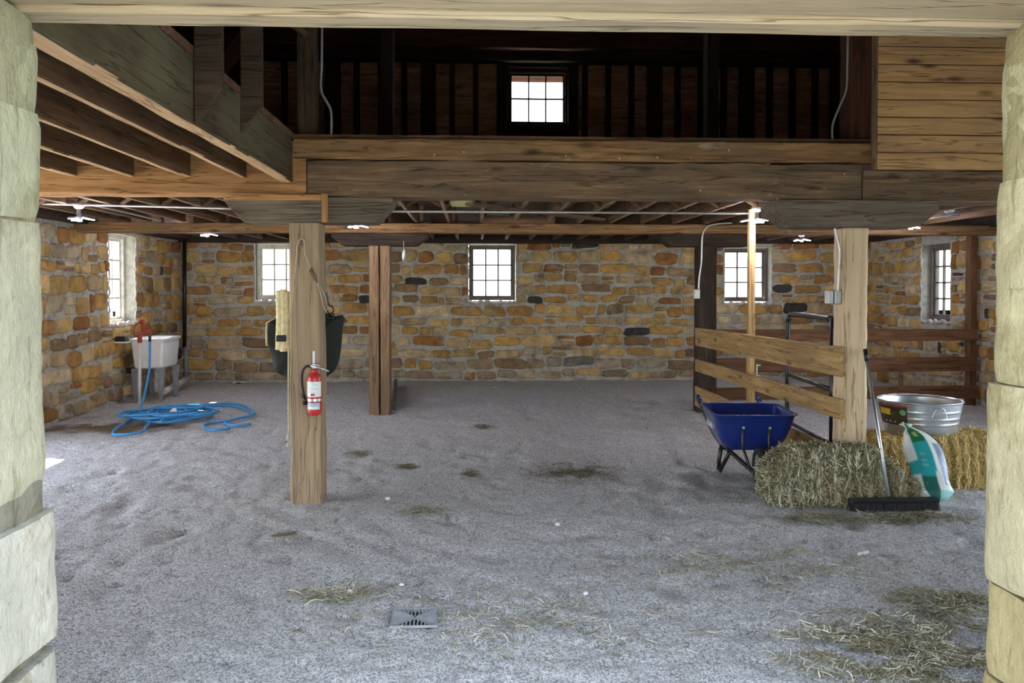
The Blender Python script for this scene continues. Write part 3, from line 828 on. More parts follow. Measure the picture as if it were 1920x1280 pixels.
# lower windows
def rim(parent, ops, y, seed, fn):
    # ragged pale mortar bead around the opening
    x0, x1, z0, z1 = ops; m = MB(); rng = random.Random(seed)
    pts = []
    def run(a, b, n):
        for i in range(n):
            t = i / n; p = a + (b - a) * t
            pts.append(p)
    for a, b, n in ((Vector((x0, z1, 0)), Vector((x0, z0, 0)), 26), (Vector((x0, z0, 0)), Vector((x1, z0, 0)), 22), (Vector((x1, z0, 0)), Vector((x1, z1, 0)), 26)):
        run(a, b, n)
    pts.append(Vector((x1, z1, 0)))
    P3 = []; rs = []
    for p in pts:
        low = p.y < z0 + .02
        j = rng.uniform(-.012, .012)
        P3.append(fn(p.x + rng.uniform(-.008, .008), p.y + (rng.uniform(-.03, .015) if low else 0), .012 + j)); rs.append(rng.uniform(.008, .016) * (2.0 if low else 1))
    inv = parent.location
    m.tube([q - inv for q in P3], rs, 7)
    m.build('mortar_edge', M['plaster'], parent)
for i, (o_, fm, sm_) in enumerate(zip(opsB, (M['sashwhite'], M['sash'], M['sash']), (M['sashwhite'], M['sash'], M['sash']))):
    x0, x1, z0, z1 = o_
    e = window(f'window_{i+2}', x0 + .01, x1 - .01, z0 + .02, z1 - .01, YW + .2 if i else YW + .12, 3, 3, .05 if i else .055, fm, sm_, sw=.03)
    rim(e, o_, YW, 5 + i, fnB)
e = window('window_5', LW[0], LW[1], LW[2], LW[3], 0, 3, 4, .05, M['sashwhite'], M['sashwhite'], fn=lambda u, z, w: Vector((XL - .16 - w, u, z)))
rim(e, LW, 0, 31, fnL)
e = window('window_6', RWi[0], RWi[1], RWi[2], RWi[3], 0, 3, 4, .06, M['sash'], M['sash'], fn=lambda u, z, w: Vector((XR + .14 + w, u, z)))
rim(e, RWi, 0, 33, fnR)

# ------------------------------------------------------------------ stall boards, rails, gate
def board(name, p0, p1, w, h, mat, lab, cat='board', group=None, rough=.002):
    return tag(timber(name, p0, p1, w, h, mat, rough=rough, cham=.004), lab, cat, group)
nx_, fx_ = pB0 - .022, pD0 - .022
for (a0, a1, b0, b1, lab) in ((1.138, .905, 1.086, .853, 'top stall board, the widest, nailed to the hewn post'), (.725, .569, .68, .518, 'middle stall board between the hewn post and the far post'), (.33, .07, .333, .066, 'lowest stall board, passing behind the wheelbarrow')):
    board('fence_board', (nx_, 6.34, (a0 + a1) / 2), (fx_, 10.62, (b0 + b1) / 2), .032, abs(a0 - a1), M['fence'], lab)
for (a0, a1, lab) in ((1.045, .885, 'top back rail running to the right wall'), (.66, .47, 'middle back rail running to the right wall'), (.27, .10, 'bottom back rail running to the right wall')):
    board('fence_rail', (pD0 + .06, 10.88, (a0 + a1) / 2), (PX(1834, 10.95), 10.97, (a0 + a1) / 2), .036, a0 - a1, M['rail'], lab, 'rail')
e = empty('tube_gate', (3.1, 8.1, 0)); tag(e, 'black tubular steel gate standing inside the stall behind the boards', 'gate')
inv = e.location
gx0, gx1, gy0, gy1 = PX(1478, 8.1), PX(1562, 6.85), 8.1, 6.85
top = spline([(gx0, gy0, .04), (gx0, gy0, .7), (gx0, gy0, 1.2), (gx0, gy0 - .03, 1.30), (gx0 - .0, gy0 - .14, 1.34), (gx1, gy1, 1.34)], 6)
MB().tube([p - inv for p in top], .024, 12).build('gate_frame', M['blackmetal'], e)
for z in (.74, .27): MB().tube([Vector((gx0, gy0, z)) - inv, Vector((gx1, gy1, z)) - inv], .02, 10).build('gate_rail', M['blackmetal'], e)
MB().tube([Vector((gx1, gy1, .04)) - inv, Vector((gx1, gy1, 1.34)) - inv], .024, 10).build('gate_upright', M['blackmetal'], e)
# small latch on the stud
o = MB().box(-.006, .006, -.012, .0, -.07, .07).box(.0, .04, -.012, 0, .05, .062).box(0, .04, -.012, 0, -.062, -.05).build('latch', M['conduit']); o.location = (PX(1419, 8.7), 8.69, .72); tag(o, 'small metal latch on the slim stall stud', 'latch')
# sill board on the floor behind the far double post
board('floor_board', (PX(738, 10.95, 720), 10.95, .05), (PX(742, 13.6, 720), 13.6, .05), .05, .13, M['grey'], 'grey board on edge on the floor behind the far double post')

# ------------------------------------------------------------------ conduits and boxes
def conduit(pts, lab, r=.012, mat='conduit', sub=6, name='conduit'):
    return tag(MB().tube(spline(pts, sub), r, 8).build(name, M[mat]), lab, 'pipe')
YC = 8.4
conduit([P(700, 396, Y=YC), P(1100, 398, Y=YC), P(1404, 400, Y=YC)], 'straight steel conduit under the joists over the middle bay')
conduit([P(80, 382, Y=YC), P(250, 386, Y=YC), P(440, 391, Y=YC)], 'steel conduit under the joists at the left, beside the left lamp')
conduit([P(152, 380, Y=YC), P(220, 394, Y=9.4), P(302, 414, Y=10.4)], 'conduit running back from the left lamp to the second beam')
c1 = conduit([P(1372, 418, Y=10.5), P(1342, 420, Y=10.5), P(1325, 426, Y=10.5), P(1317, 442, Y=10.5), P(1315, 490, Y=10.5), P(1311, 520, Y=10.5), P(1310, 543, Y=10.5)], 'bent conduit dropping to the small box on the far stall post', .011)
c2 = conduit([P(1564, 420, Y=6.4), P(1568, 440, Y=6.4), P(1575, 470, Y=6.4), P(1573, 510, Y=6.4), P(1571, 547, Y=6.4)], 'conduit dropping to the box on the hewn post', .011)
conduit([P(604, 40, Y=6.5), P(603, 120, Y=6.5), P(602, 168, Y=6.5), P(612, 190, Y=6.5), P(621, 212, Y=6.5), P(621, 262, Y=6.5)], 'loft conduit bending beside the near loft post', .010)
conduit([P(1590, 60, Y=6.45), P(1589, 120, Y=6.45), P(1587, 168, Y=6.45), P(1574, 200, Y=6.45), P(1561, 235, Y=6.45), P(1561, 264, Y=6.45)], 'loft conduit bending left of the pine cladding', .009)
def ebox(cx, cy, cz, w, d, h, lab, mat):
    e = empty('junction_box', (cx, cy, cz)); tag(e, lab, 'box')
    MB().box(-w / 2, w / 2, -d / 2, d / 2, -h / 2, h / 2).build('housing', M[mat], e, bevel=.004)
    MB().box(-w / 2 + .006, w / 2 - .006, -d / 2 - .006, -d / 2, -h / 2 + .006, h / 2 - .006).build('cover', M['conduit'], e, bevel=.002)
    return e
p = P(1306, 551, Y=10.5); ebox(p.x, p.y, p.z, .075, .06, .12, 'small grey electrical box on the far stall post', 'conduit')
p = P(1573, 557, Y=6.36); ebox(pB0 - .034, 6.43, p.z, .06, .07, .115, 'grey electrical box on the side of the hewn post', 'greyplastic')
p = P(1558, 557, Y=6.36); ebox(pB0 - .092, 6.43, p.z, .045, .06, .10, 'pale switch cover box left of the grey box on the hewn post', 'offwhite')
o = MB().tube([P(346, 450, Y=14.22), P(346, 652, Y=14.22)], .032, 12).build('drain_stack', M['blackmetal']); tag(o, 'dark vertical pipe in the far left corner', 'pipe')
o = MB().tube([P(349, 650, Y=14.1), P(349, 714, Y=14.1)], .034, 12).build('drain_stack', M['greyplastic']); tag(o, 'grey lower pipe section in the far left corner', 'pipe')

# ------------------------------------------------------------------ lamps
def lamp(px, py, Y, lab, mat='led', power=14, n=3, a0=.3, s=1.0, group=None):
    ztop = PZ(419, YB) + .008
    p = P(px, py, Y=Y); e = empty('led_lamp', (p.x, p.y, p.z)); tag(e, lab, 'lamp')
    top = max(.06, min(.25, ztop - p.z))
    MB().lathe([(.001, top), (.055, top), (.055, top - .02), (.035, top - .045), (.02, top - .05), (.001, top - .05)], n=20).build('socket', M['white'], e)
    MB().lathe([(.018, top - .05), (.02, .03), (.03, .0), (.03, -.03), (.001, -.035)], n=16).build('hub', M['greyplastic'], e)
    for k in range(n):
        a = a0 + 2 * PI * k / n; m = Matrix.Rotation(a, 4, 'Z') @ Matrix.Translation((.085 * s, 0, -.004)) @ Matrix.Rotation(.18, 4, 'Y')
        pts = [(math.cos(t * 2 * PI / 20) * .062 * s, math.sin(t * 2 * PI / 20) * .036 * s) for t in range(20)]
        MB().prism(pts, 0, .012, lambda u, v, w: m @ Vector((u, v, w))).build('fin', M['greyplastic'], e)
        MB().prism([(u * .92, v * .92) for u, v in pts], -.006, -.0005, lambda u, v, w: m @ Vector((u, v, w))).build('led_panel', M[mat], e) if mat else None
    if power:
        l = bpy.data.lights.new('lamp_light', 'POINT'); l.energy = power; l.shadow_soft_size = .07; l.color = (.93, .90, 1.0)
        lo = bpy.data.objects.new('lamp_light', l); C.objects.link(lo); lo.location = (p.x, p.y, p.z - .09)
    return e
LP = 26
lamp(148, 409, YC, 'lit white lamp at far left by the left jamb, under the joists', 'led', LP)
lamp(388, 439, 11.6, 'lit lamp near the far left corner, above the first back window', 'led', LP)
lamp(668, 423, 9.6, 'lit lamp seen just below the bolster of the extinguisher post', 'led', LP)
lamp(1419, 412, YC, 'brightest lamp, beside the top of the slim stall stud', 'ledbright', LP * 1.3, a0=.9, s=1.15)
lamp(1503, 449, 12.4, 'lit two-lobed lamp above and right of the third back window', 'led', LP, a0=0)
lamp(1708, 425, 9.9, 'lit lamp under the bolster of the hewn post', 'led', LP)
lamp(1780, 402, 9.0, 'unlit lamp under the joists near the right jamb', None, 0)

# ------------------------------------------------------------------ rounded rectangle loft
def rr_loop(hx, hy, r, z, cx=0, cy=0, n=6):
    out = []
    for (sx, sy, a0) in ((1, 1, 0), (-1, 1, 90), (-1, -1, 180), (1, -1, 270)):
        for k in range(n + 1):
            a = R(a0 + 90 * k / n); out.append(Vector((cx + sx * (hx - r) + r * math.cos(a), cy + sy * (hy - r) + r * math.sin(a), z)))
    return out
def rr_loft(m, levels, cap0=False, cap1=False, fn=None):
    loops = [rr_loop(*l) for l in levels]; n = len(loops[0])
    vs = [fn(q) if fn else q for L in loops for q in L]
    fs = [(i * n + k, i * n + (k + 1) % n, (i + 1) * n + (k + 1) % n, (i + 1) * n + k) for i in range(len(loops) - 1) for k in range(n)]
    m.add(vs, fs, True); b = len(m.v) - len(vs)
    if cap0: m.f.append(tuple(b + k for k in range(n))[::-1]); m.sm.append(False)
    if cap1: m.f.append(tuple(b + (len(loops) - 1) * n + k for k in range(n))); m.sm.append(False)
    return m

# ------------------------------------------------------------------ utility sink and hydrant
sx0, sx1, sy0, sy1 = PX(243, 11.8, 640), PX(306, 11.8, 640), 11.8, 12.5
e = empty('utility_sink', ((sx0 + sx1) / 2, (sy0 + sy1) / 2, 0)); tag(e, 'white plastic utility sink on grey legs against the left wall', 'sink')
hx, hy = (sx1 - sx0) / 2, (sy1 - sy0) / 2
m = MB(); rr_loft(m, [(hx - .05, hy - .05, .04, .47), (hx - .035, hy - .035, .04, .49), (hx - .012, hy - .012, .03, .80), (hx - .01, hy - .01, .03, .86), (hx + .008, hy + .008, .03, .862), (hx + .008, hy + .008, .03, .895), (hx - .03, hy - .03, .04, .895), (hx - .045, hy - .045, .05, .86), (hx - .07, hy - .07, .05, .51)], True, True)
m.build('basin', M['white'], e, bevel=.004)
for a in (-1, 1):
    for b in (-1, 1):
        X, Y = a * (hx - .055), b * (hy - .055)
        MB().hexa([(X - .022, Y - .022, 0), (X + .022, Y - .022, 0), (X + .022, Y + .022, 0), (X - .022, Y + .022, 0), (X - .045, Y - .045, .47), (X + .045, Y - .045, .47), (X + .045, Y + .045, .47), (X - .045, Y + .045, .47)]).build('leg', M['greyplastic'], e, bevel=.006)
MB().tube([(0.02, 0, .47), (.02, 0, .14)], .045, 12).tube([(0.02, 0, .3), (.02, 0, .1)], .055, 12).build('trap', M['pvc'], e)
a = Vector(((sx0 + sx1) / 2 + .09, (sy0 + sy1) / 2 + .02, .10)); b = P(356, 707, Y=13.75)
o = MB().tube([a, b], .045, 14).build('waste_pipe', M['pvc']); tag(o, 'white waste pipe running from the sink along the floor to the corner', 'pipe')
o = MB().tube([b + (b - a).normalized() * .002, b + (b - a).normalized() * .09], .04, 12).build('pipe_cap', M['brass']); tag(o, 'yellow end piece on the white waste pipe in the corner', 'cap')
o = MB().box(-.07, .07, -.05, .05, 0, .07).build('soap_box', M['blackmetal'], bevel=.006); o.location = (XL + .10, 11.74, .86); tag(o, 'small black box on the wall ledge left of the sink', 'box')
o = MB().box(-.12, .08, -.06, .1, -.02, 0).build('wall_ledge', M['white'], bevel=.004); o.location = (XL + .11, 11.72, .858); tag(o, 'white ledge at the wall left of the sink', 'shelf')

YH = 10.8
e = empty('yard_hydrant', G(262, 770)); tag(e, 'red headed yard hydrant on a pale standpipe in front of the sink', 'hydrant'); e.location.z = 0
YH = e.location.y; iv = e.location
q = lambda px, py, dy=0: P(px, py, Y=YH + dy) - iv
MB().tube([q(262, 771), q(262, 642)], .020, 12).build('standpipe', M['offwhite'], e)
MB().tube([q(262, 642), q(262, 628), q(264, 624)], [.028, .032, .03], 12).tube(spline([q(264, 626), q(270, 622), q(277, 621), q(281, 622), q(282, 630)], 4), .022, 10).build('hydrant_head', M['rustred'], e)
MB().tube(spline([q(253, 630), q(251, 620), q(252, 612), q(257, 607), q(262, 604)], 4), .010, 8).tube([q(253, 630), q(262, 628)], .012, 8).tube([q(262, 604), q(268, 600)], .022, 8).tube([q(268, 599), q(272, 622)], [.022, .030], 8).tube([q(264, 604), q(266, 622)], .008, 8).build('lever', M['rustred'], e)
MB().tube([q(281, 628), q(281, 640)], .018, 10).build('spout_coupling', M['blackmetal'], e)
# hose
HZ = .02
def gh(px, py, z=HZ): return G(px, py, z)
hose = [P(281, 640, Y=YH), P(281, 655, Y=YH), P(280, 690, Y=YH), P(275, 720, Y=YH - .02), P(268, 750, Y=YH - .05)]
hose += [gh(262, 772), gh(252, 782), gh(240, 790), gh(222, 800), gh(211, 812), gh(222, 815), gh(248, 813), gh(268, 808), gh(274, 800), gh(283, 792),
         gh(292, 782, .05), gh(296, 770, .07), gh(310, 764, .06), gh(340, 760, .05), gh(380, 759, .04), gh(430, 756, .03), gh(455, 760), gh(470, 768), gh(477, 774), gh(470, 779), gh(445, 785), gh(425, 790), gh(422, 794), gh(440, 798), gh(470, 795)]
o1 = MB().tube(spline(hose, 6), .016, 8)
coil = []
rng = random.Random(4)
cc = gh(318, 782)
for i in range(56):
    t = i / 8 * 2 * PI; rr = .33 + .12 * math.sin(i * 1.3) + .05 * rng.random()
    coil.append(cc + Vector((math.cos(t) * rr * 1.15 + .1 * math.sin(i * .37), math.sin(t) * rr * 1.0, .0 + .0016 * i + rng.random() * .012)))
o1.tube(spline(coil, 6), .016, 8)
o1.tube(spline([gh(300, 790, .06), gh(330, 776, .07), gh(372, 774, .05), gh(378, 779, .03), gh(370, 783, .03), gh(350, 780, .05), gh(320, 772, .07)], 6), .016, 8)
o1.tube(spline([gh(300, 783, .08), gh(340, 768, .06), gh(420, 760, .03), gh(462, 768), gh(474, 776), gh(455, 782), gh(430, 788), gh(398, 792), gh(384, 796), gh(384, 802), gh(400, 806), gh(432, 803)], 6), .016, 8)
e = o1.build('garden_hose', M['hose']); tag(e, 'blue garden hose tangled on the floor in front of the sink', 'hose')
o = MB().tube([gh(322, 772, .09), gh(327, 769, .12)], .03, 10).build('hose_nozzle', M['white'], e)

# ------------------------------------------------------------------ fire extinguisher
yE = YA - .065
pE = P(590, 775, Y=yE); zE0 = PZ(775, yE); zE1 = PZ(697, yE)
e = empty('fire_extinguisher', (pE.x, yE, zE0)); tag(e, 'red fire extinguisher with white labels hung on the brown post', 'fire extinguisher')
h = zE1 - zE0; r = .052
MB().lathe([(.001, 0), (r * .8, 0), (r * .95, .012), (r, .03), (r, h * .84), (r * .93, h * .91), (r * .7, h * .97), (r * .35, h * 1.01), (.018, h * 1.03), (.018, h * 1.1), (.001, h * 1.1)], n=32).build('cylinder', M['red'], e)
def wrap(m, r_, a0, a1, z0, z1, n=14, tr=None):
    vs = []
    for j in (z0, z1):
        for k in range(n + 1):
            a = a0 + (a1 - a0) * k / n; vs.append(Vector((r_ * math.sin(a), -r_ * math.cos(a), j)))
    w = n + 1; m.add(vs, [(k, k + 1, w + k + 1, w + k) for k in range(n)], True); return m
ml = MB(); wrap(ml, r + .0012, -1.25, 1.25, h * .44, h * .80); lb = ml.build('label', M['label'], e)
ml = MB()
for i in range(7): wrap(ml, r + .002, -.9, -.9 + 1.7 * (.6 + .4 * math.sin(i * 2.1)) , h * (.76 - .035 * i), h * (.772 - .035 * i))
ml.build('print', M['labelblue'], lb)
ml = MB(); wrap(ml, r + .002, -.35, .2, h * .47, h * .52); ml.build('emblem', M['labelred'], lb)
ml = MB(); wrap(ml, r + .0012, -1.0, .95, h * .14, h * .30); lb = ml.build('inspection_tag', M['labelblue'], e)
ml = MB(); wrap(ml, r + .0018, -.8, .75, h * .16, h * .21); ml.build('print', M['label'], lb)
MB().lathe([(r + .003, h * .335), (r + .003, h * .395)], n=28).build('strap', M['galv'], e)
MB().tube([(0, 0, h * 1.08), (0, 0, h * 1.16)], .016, 12).box(-.03, .02, -.012, .012, h * 1.14, h * 1.19).build('valve', M['galv'], e)
MB().tube([(-.02, -.02, h * 1.16), (.045, -.03, h * 1.13), (.11, -.035, h * 1.04)], [.009, .008, .006], 8).tube([(-.01, -.015, h * 1.2), (.05, -.02, h * 1.18)], .007, 8).build('handle', M['galv'], e)
MB().box(-.012, .004, -.0, .015, h * 1.18, h * 1.52).build('hanger', M['galv'], e, bevel=.003)
MB().tube(spline([(-.015, 0, h * 1.13), (-.05, -.01, h * 1.16), (-.082, -.01, h * 1.05), (-.09, -.01, h * .8), (-.078, -.01, h * .52), (-.074, -.01, h * .45)], 6), .009, 10).build('discharge_hose', M['blackrubber'], e)
MB().tube([(-.074, -.01, h * .46), (-.066, -.01, h * .24)], [.012, .017], 12).tube([(-.079, -.01, h * .49), (-.08, -.01, h * .42)], .015, 10).build('nozzle', M['blackmetal'], e)

# ------------------------------------------------------------------ rope, tether and pads on the post
yR_ = YA - .012
q = lambda px, py, Y=yR_: P(px, py, Y=Y)
e = empty('rope_loop', q(566, 446)); tag(e, 'thin pale rope hooked over a nail near the top of the extinguisher post', 'rope'); iv = e.location
MB().tube([p_ - iv for p_ in spline([q(566, 447), q(562, 449), q(557, 462), q(556, 480), q(552, 515), q(550, 540), q(549, 560), q(544, 582), q(540, 600, 6.23)], 5)], .0035, 6).tube([p_ - iv for p_ in spline([q(566, 447), q(570, 452), q(571, 475), q(577, 487), q(581, 502), q(576, 508)], 5)], .0045, 6).build('cord', M['rope'], e)
MB().tube([p_ - iv for p_ in [q(583, 503), q(588, 515), q(595, 530)]], [.010, .013, .007], 8).tube([p_ - iv for p_ in [q(580, 506), q(590, 526)]], .004, 6).build('tied_bundle', M['stick'], e)
MB().tube([p_ - iv for p_ in spline([q(593, 528), q(601, 550), q(606, 572, 6.19), q(612, 585, 6.2)], 5)], .003, 6).tube([p_ - iv for p_ in spline([q(592, 526), q(606, 548), q(613, 566, 6.2)], 5)], .003, 6).build('loose_end', M['rope'], e)
MB().tube([q(566, 452) - iv, q(566, 452) - iv + Vector((0, .06, 0))], .006, 6).build('nail', M['blackmetal'], e)
kn = [q(541, y, 6.19) for y in (645, 700, 760, 815)]
e = MB().tube(spline(kn, 4), .006, 8).tube([q(541, 812, 6.19), q(540, 820, 6.19), q(541, 827, 6.19)], [.008, .015, .009], 8).tube([q(541, 826, 6.19), q(539, 838, 6.19)], [.005, .010], 6).build('hanging_rope', M['rope']); tag(e, 'straight knotted rope hanging down the left edge of the extinguisher post', 'rope')
# paint smudge on the post is a thin chalky mark
# dark saddle pad behind the post
yP = 6.535
def pad():
    e = empty('saddle_pad', P(575, 600, Y=yP)); iv = e.location
    out = [(505, 604), (512, 600), (545, 586), (575, 582), (605, 586), (616, 588), (628, 593), (643, 592), (641, 620), (639, 650), (634, 680), (627, 694), (618, 702), (606, 708), (575, 712), (548, 711), (532, 706), (517, 694), (510, 676), (505, 650), (502, 625)]
    sm = spline([Vector((a, b, 0)) for a, b in out], 3, True)
    m = MB(); n = len(sm); c = Vector((573, 648, 0)); vs = []
    rings = [(1, 0.03), (1.0, -.0), (.97, -.022), (.8, -.035), (.45, -.045)]
    for s, w in rings:
        for p_ in sm:
            u = c + (p_ - c) * s; pp = P(u.x, u.y, Y=yP); vs.append(pp + Vector((0, w + .012 * math.sin(u.x * .22 + u.y * .05), 0)) - iv)
    fs = [(i * n + k, i * n + (k + 1) % n, (i + 1) * n + (k + 1) % n, (i + 1) * n + k) for i in range(len(rings) - 1) for k in range(n)]
    m.add(vs, fs, True); b = 0
    m.f.append(tuple(range(n))); m.sm.append(False); m.f.append(tuple((len(rings) - 1) * n + k for k in range(n))); m.sm.append(True)
    m.build('pad_body', M['canvas'], e)
    MB().tube([P(a, b_, Y=yP - .035) - iv for a, b_ in ((514, 597), (500, 605), (499, 625), (500, 648))], .006, 6).build('piping', M['fleece'], e)
    MB().tube(spline([P(a, b_, Y=yP - .06) - iv for a, b_ in ((612, 548), (614, 562), (617, 572), (624, 576), (625, 584), (618, 588), (613, 582))], 4), .006, 6).tube(spline([P(a, b_, Y=yP - .06) - iv for a, b_ in ((613, 589), (616, 596), (624, 596), (625, 588), (616, 588))], 4), .006, 6).build('buckle_strap', M['blackmetal'], e)
    return tag(e, 'dark green-black pad hanging behind the extinguisher post on both its sides', 'saddle pad')
pad()
def fleece():
    e = empty('fleece_roll', P(533, 600, Y=6.36)); iv = e.location; m = MB()
    for (xa, xb, w) in (((524, 543), (523, 658), 6.6), ((531, 541), (532, 661), 7.2), ((537, 544), (538, 655), 6.5)):
        pts = spline([P(xa[0], xa[1] + 2, Y=6.36) - iv, P((xa[0] + xb[0]) / 2 + 1, (xa[1] + xb[1]) / 2, Y=6.34) - iv, P(xb[0], xb[1] - 3, Y=6.36) - iv], 9)
        rs = [w / 240 * (1 + .12 * noise.noise(p_ * 30)) for p_ in pts]
        m.tube(pts, rs, 14)
    m.build('fleece_pad', M['fleece'], e)
    MB().box(*[v for ab in (((P(519, 633, Y=6.33) - iv).x, (P(537, 633, Y=6.33) - iv).x), (-.055, -.03), ((P(519, 640, Y=6.33) - iv).z, (P(519, 628, Y=6.33) - iv).z)) for v in ab]).build('strap', M['blackrubber'], e, bevel=.004)
    return tag(e, 'cream fleece roll with a black strap hanging left of the extinguisher post', 'fleece')
fleece()
# cocoon under the far bolster
e = MB().tube(spline([P(757, 452, Y=YB - .03), P(757, 462, Y=YB - .03), P(757, 470, Y=YB - .03)], 4), .003, 6).tube(spline([P(758, 468, Y=YB - .03), P(757, 478, Y=YB - .03), P(756, 488, Y=YB - .03)], 4), [.008, .012, .018, .022, .022, .02, .016, .012, .006], 8).build('hanging_cocoon', M['paper']); tag(e, 'small white cocoon hanging from the far dark bolster', 'cocoon')

# ------------------------------------------------------------------ wheelbarrow
e = empty('wheelbarrow', (PX(1402, 7.0), 7.0, 0), R(-96)); e.scale = (.96, .97, .93); tag(e, 'blue wheelbarrow with black frame parked against the stall boards', 'wheelbarrow')
m = MB()
lv = [(.19, .19, .10, .26, .02), (.23, .235, .11, .275, .02), (.29, .285, .11, .37, .015), (.34, .32, .11, .48, .0), (.385, .345, .11, .585, -.02), (.405, .362, .12, .592, -.02)]
inn = [(.375, .335, .105, .583, -.02), (.33, .31, .105, .48, .0), (.28, .275, .105, .38, .015), (.22, .225, .10, .285, .02), (.05, .04, .03, .278, .02)]
rr_loft(m, lv[:5] + lv[5:6] + [(.406, .364, .12, .602, -.02), (.38, .342, .11, .602, -.02)] + inn, True, True)
tray = m.build('tray', M['blue'], e)
# lettering on the tray side
cu = bpy.data.curves.new('lettering', 'FONT'); cu.body = 'KOBALT'; cu.size = .092; cu.extrude = .0008; cu.align_x = 'CENTER'; cu.align_y = 'CENTER'
to = bpy.data.objects.new('lettering', cu); C.objects.link(to); dg = bpy.context.evaluated_depsgraph_get(); me_ = bpy.data.meshes.new_from_object(to.evaluated_get(dg)); bpy.data.objects.remove(to); me_.materials.append(M['label']); to = bpy.data.objects.new('lettering', me_); C.objects.link(to); to.parent = tray
# outward frame on the -y side
sl = math.atan2(.60 - .38, .09)
to.matrix_local = Matrix.Translation((.02, -.318 - .006, .468)) @ Matrix.Rotation(math.atan2(.11, .035), 4, 'X')
for s in (-1, 1):
    hp = spline([(-.86, s * .29, .60), (-.62, s * .28, .50), (-.28, s * .22, .29), (.15, s * .15, .21), (.66, s * .075, .15)], 6)
    MB().tube(hp[6:], .02, 8).build('frame_rail', M['blackmetal'], e)
    MB().tube(hp[:7], .019, 10).build('handle', M['blackmetal'], e)
    MB().tube(hp[:4], .023, 12).build('grip', M['blue'], e)
    lg = MB().tube([(-.10, s * .20, .25), (-.12, s * .22, .10), (-.125, s * .22, .012)], .020, 6).tube([(.10, s * .17, .22), (-.07, s * .22, .012)], .020, 6).tube([(-.20, s * .22, .012), (-.125, s * .22, .012), (-.02, s * .22, .012)], .011, 6)
    lg.build('leg', M['blackmetal'], e)
    MB().tube([(.352, s * .11, .50), (.325, s * .11, .38), (.36, s * .11, .30), (.5, s * .09, .18)], .013, 6).build('tray_brace', M['blackmetal'], e)
    MB().tube([(.375, s * .11, .49), (.36, s * .11, .49)], .012, 8).build('bolt', M['galv'], e)
mw = Matrix.Translation((.52, 0, .172)) @ Matrix.Rotation(R(90), 4, 'X')
w_ = MB().lathe([(.11, -.03), (.135, -.042), (.158, -.036), (.170, -.018), (.172, 0), (.170, .018), (.158, .036), (.135, .042), (.11, .03)], mw, 36).build('tyre', M['blackrubber'], e)
MB().lathe([(.001, -.03), (.04, -.032), (.05, -.018), (.10, -.012), (.113, -.03), (.113, .03), (.10, .012), (.05, .018), (.04, .032), (.001, .03)], mw, 28).build('rim', M['greyplastic'], e)
MB().tube([(.52, -.11, .172), (.52, .11, .172)], .012, 10).build('axle', M['galv'], e)
MB().tube([(-.15, -.22, .2), (-.15, .22, .2)], .012, 6).build('cross_bar', M['blackmetal'], e)
MB().tube([(.69, -.09, .15), (.69, .09, .15)], .016, 6).build('nose_bar', M['blackmetal'], e)

# ------------------------------------------------------------------ straw and hay
def strands(name, n, sample, seed, mat, wid=(.0022, .0048), ln=(.05, .12), parent=None, curl=.35, bright=(0, 1)):
    """sample(rng) -> (point, dir, normal)"""
    rng = random.Random(seed); V = []; Fc = []; Cc = []
    for i in range(n):
        p, d, nn = sample(rng); d = d.normalized(); L = rng.uniform(*ln); w = rng.uniform(*wid)
        side = d.cross(nn); side = side.normalized() if side.length > 1e-4 else Vector((1, 0, 0))
        cv = (nn * rng.uniform(-.6, 1) + side * rng.uniform(-1, 1)) * curl * L
        tw = (side + nn * rng.uniform(-.8, .8)).normalized() * w
        c = rng.uniform(*bright) ** 2.0; b = len(V)
        for k in range(4):
            t = k / 3; q = p + d * (t - .5) * L + cv * (4 * t * (1 - t) - .5) * .5
            ww = tw * (1 - .5 * abs(t - .5))
            V += [q - ww, q + ww]; Cc += [(c, c, c)] * 2
        for k in range(3): Fc.append((b + 2 * k, b + 2 * k + 1, b + 2 * k + 3, b + 2 * k + 2))
    m = MB(); m.add(V, Fc, False, Cc); o = m.build(name, mat, parent, fix=False); o['kind'] = 'stuff'; return o

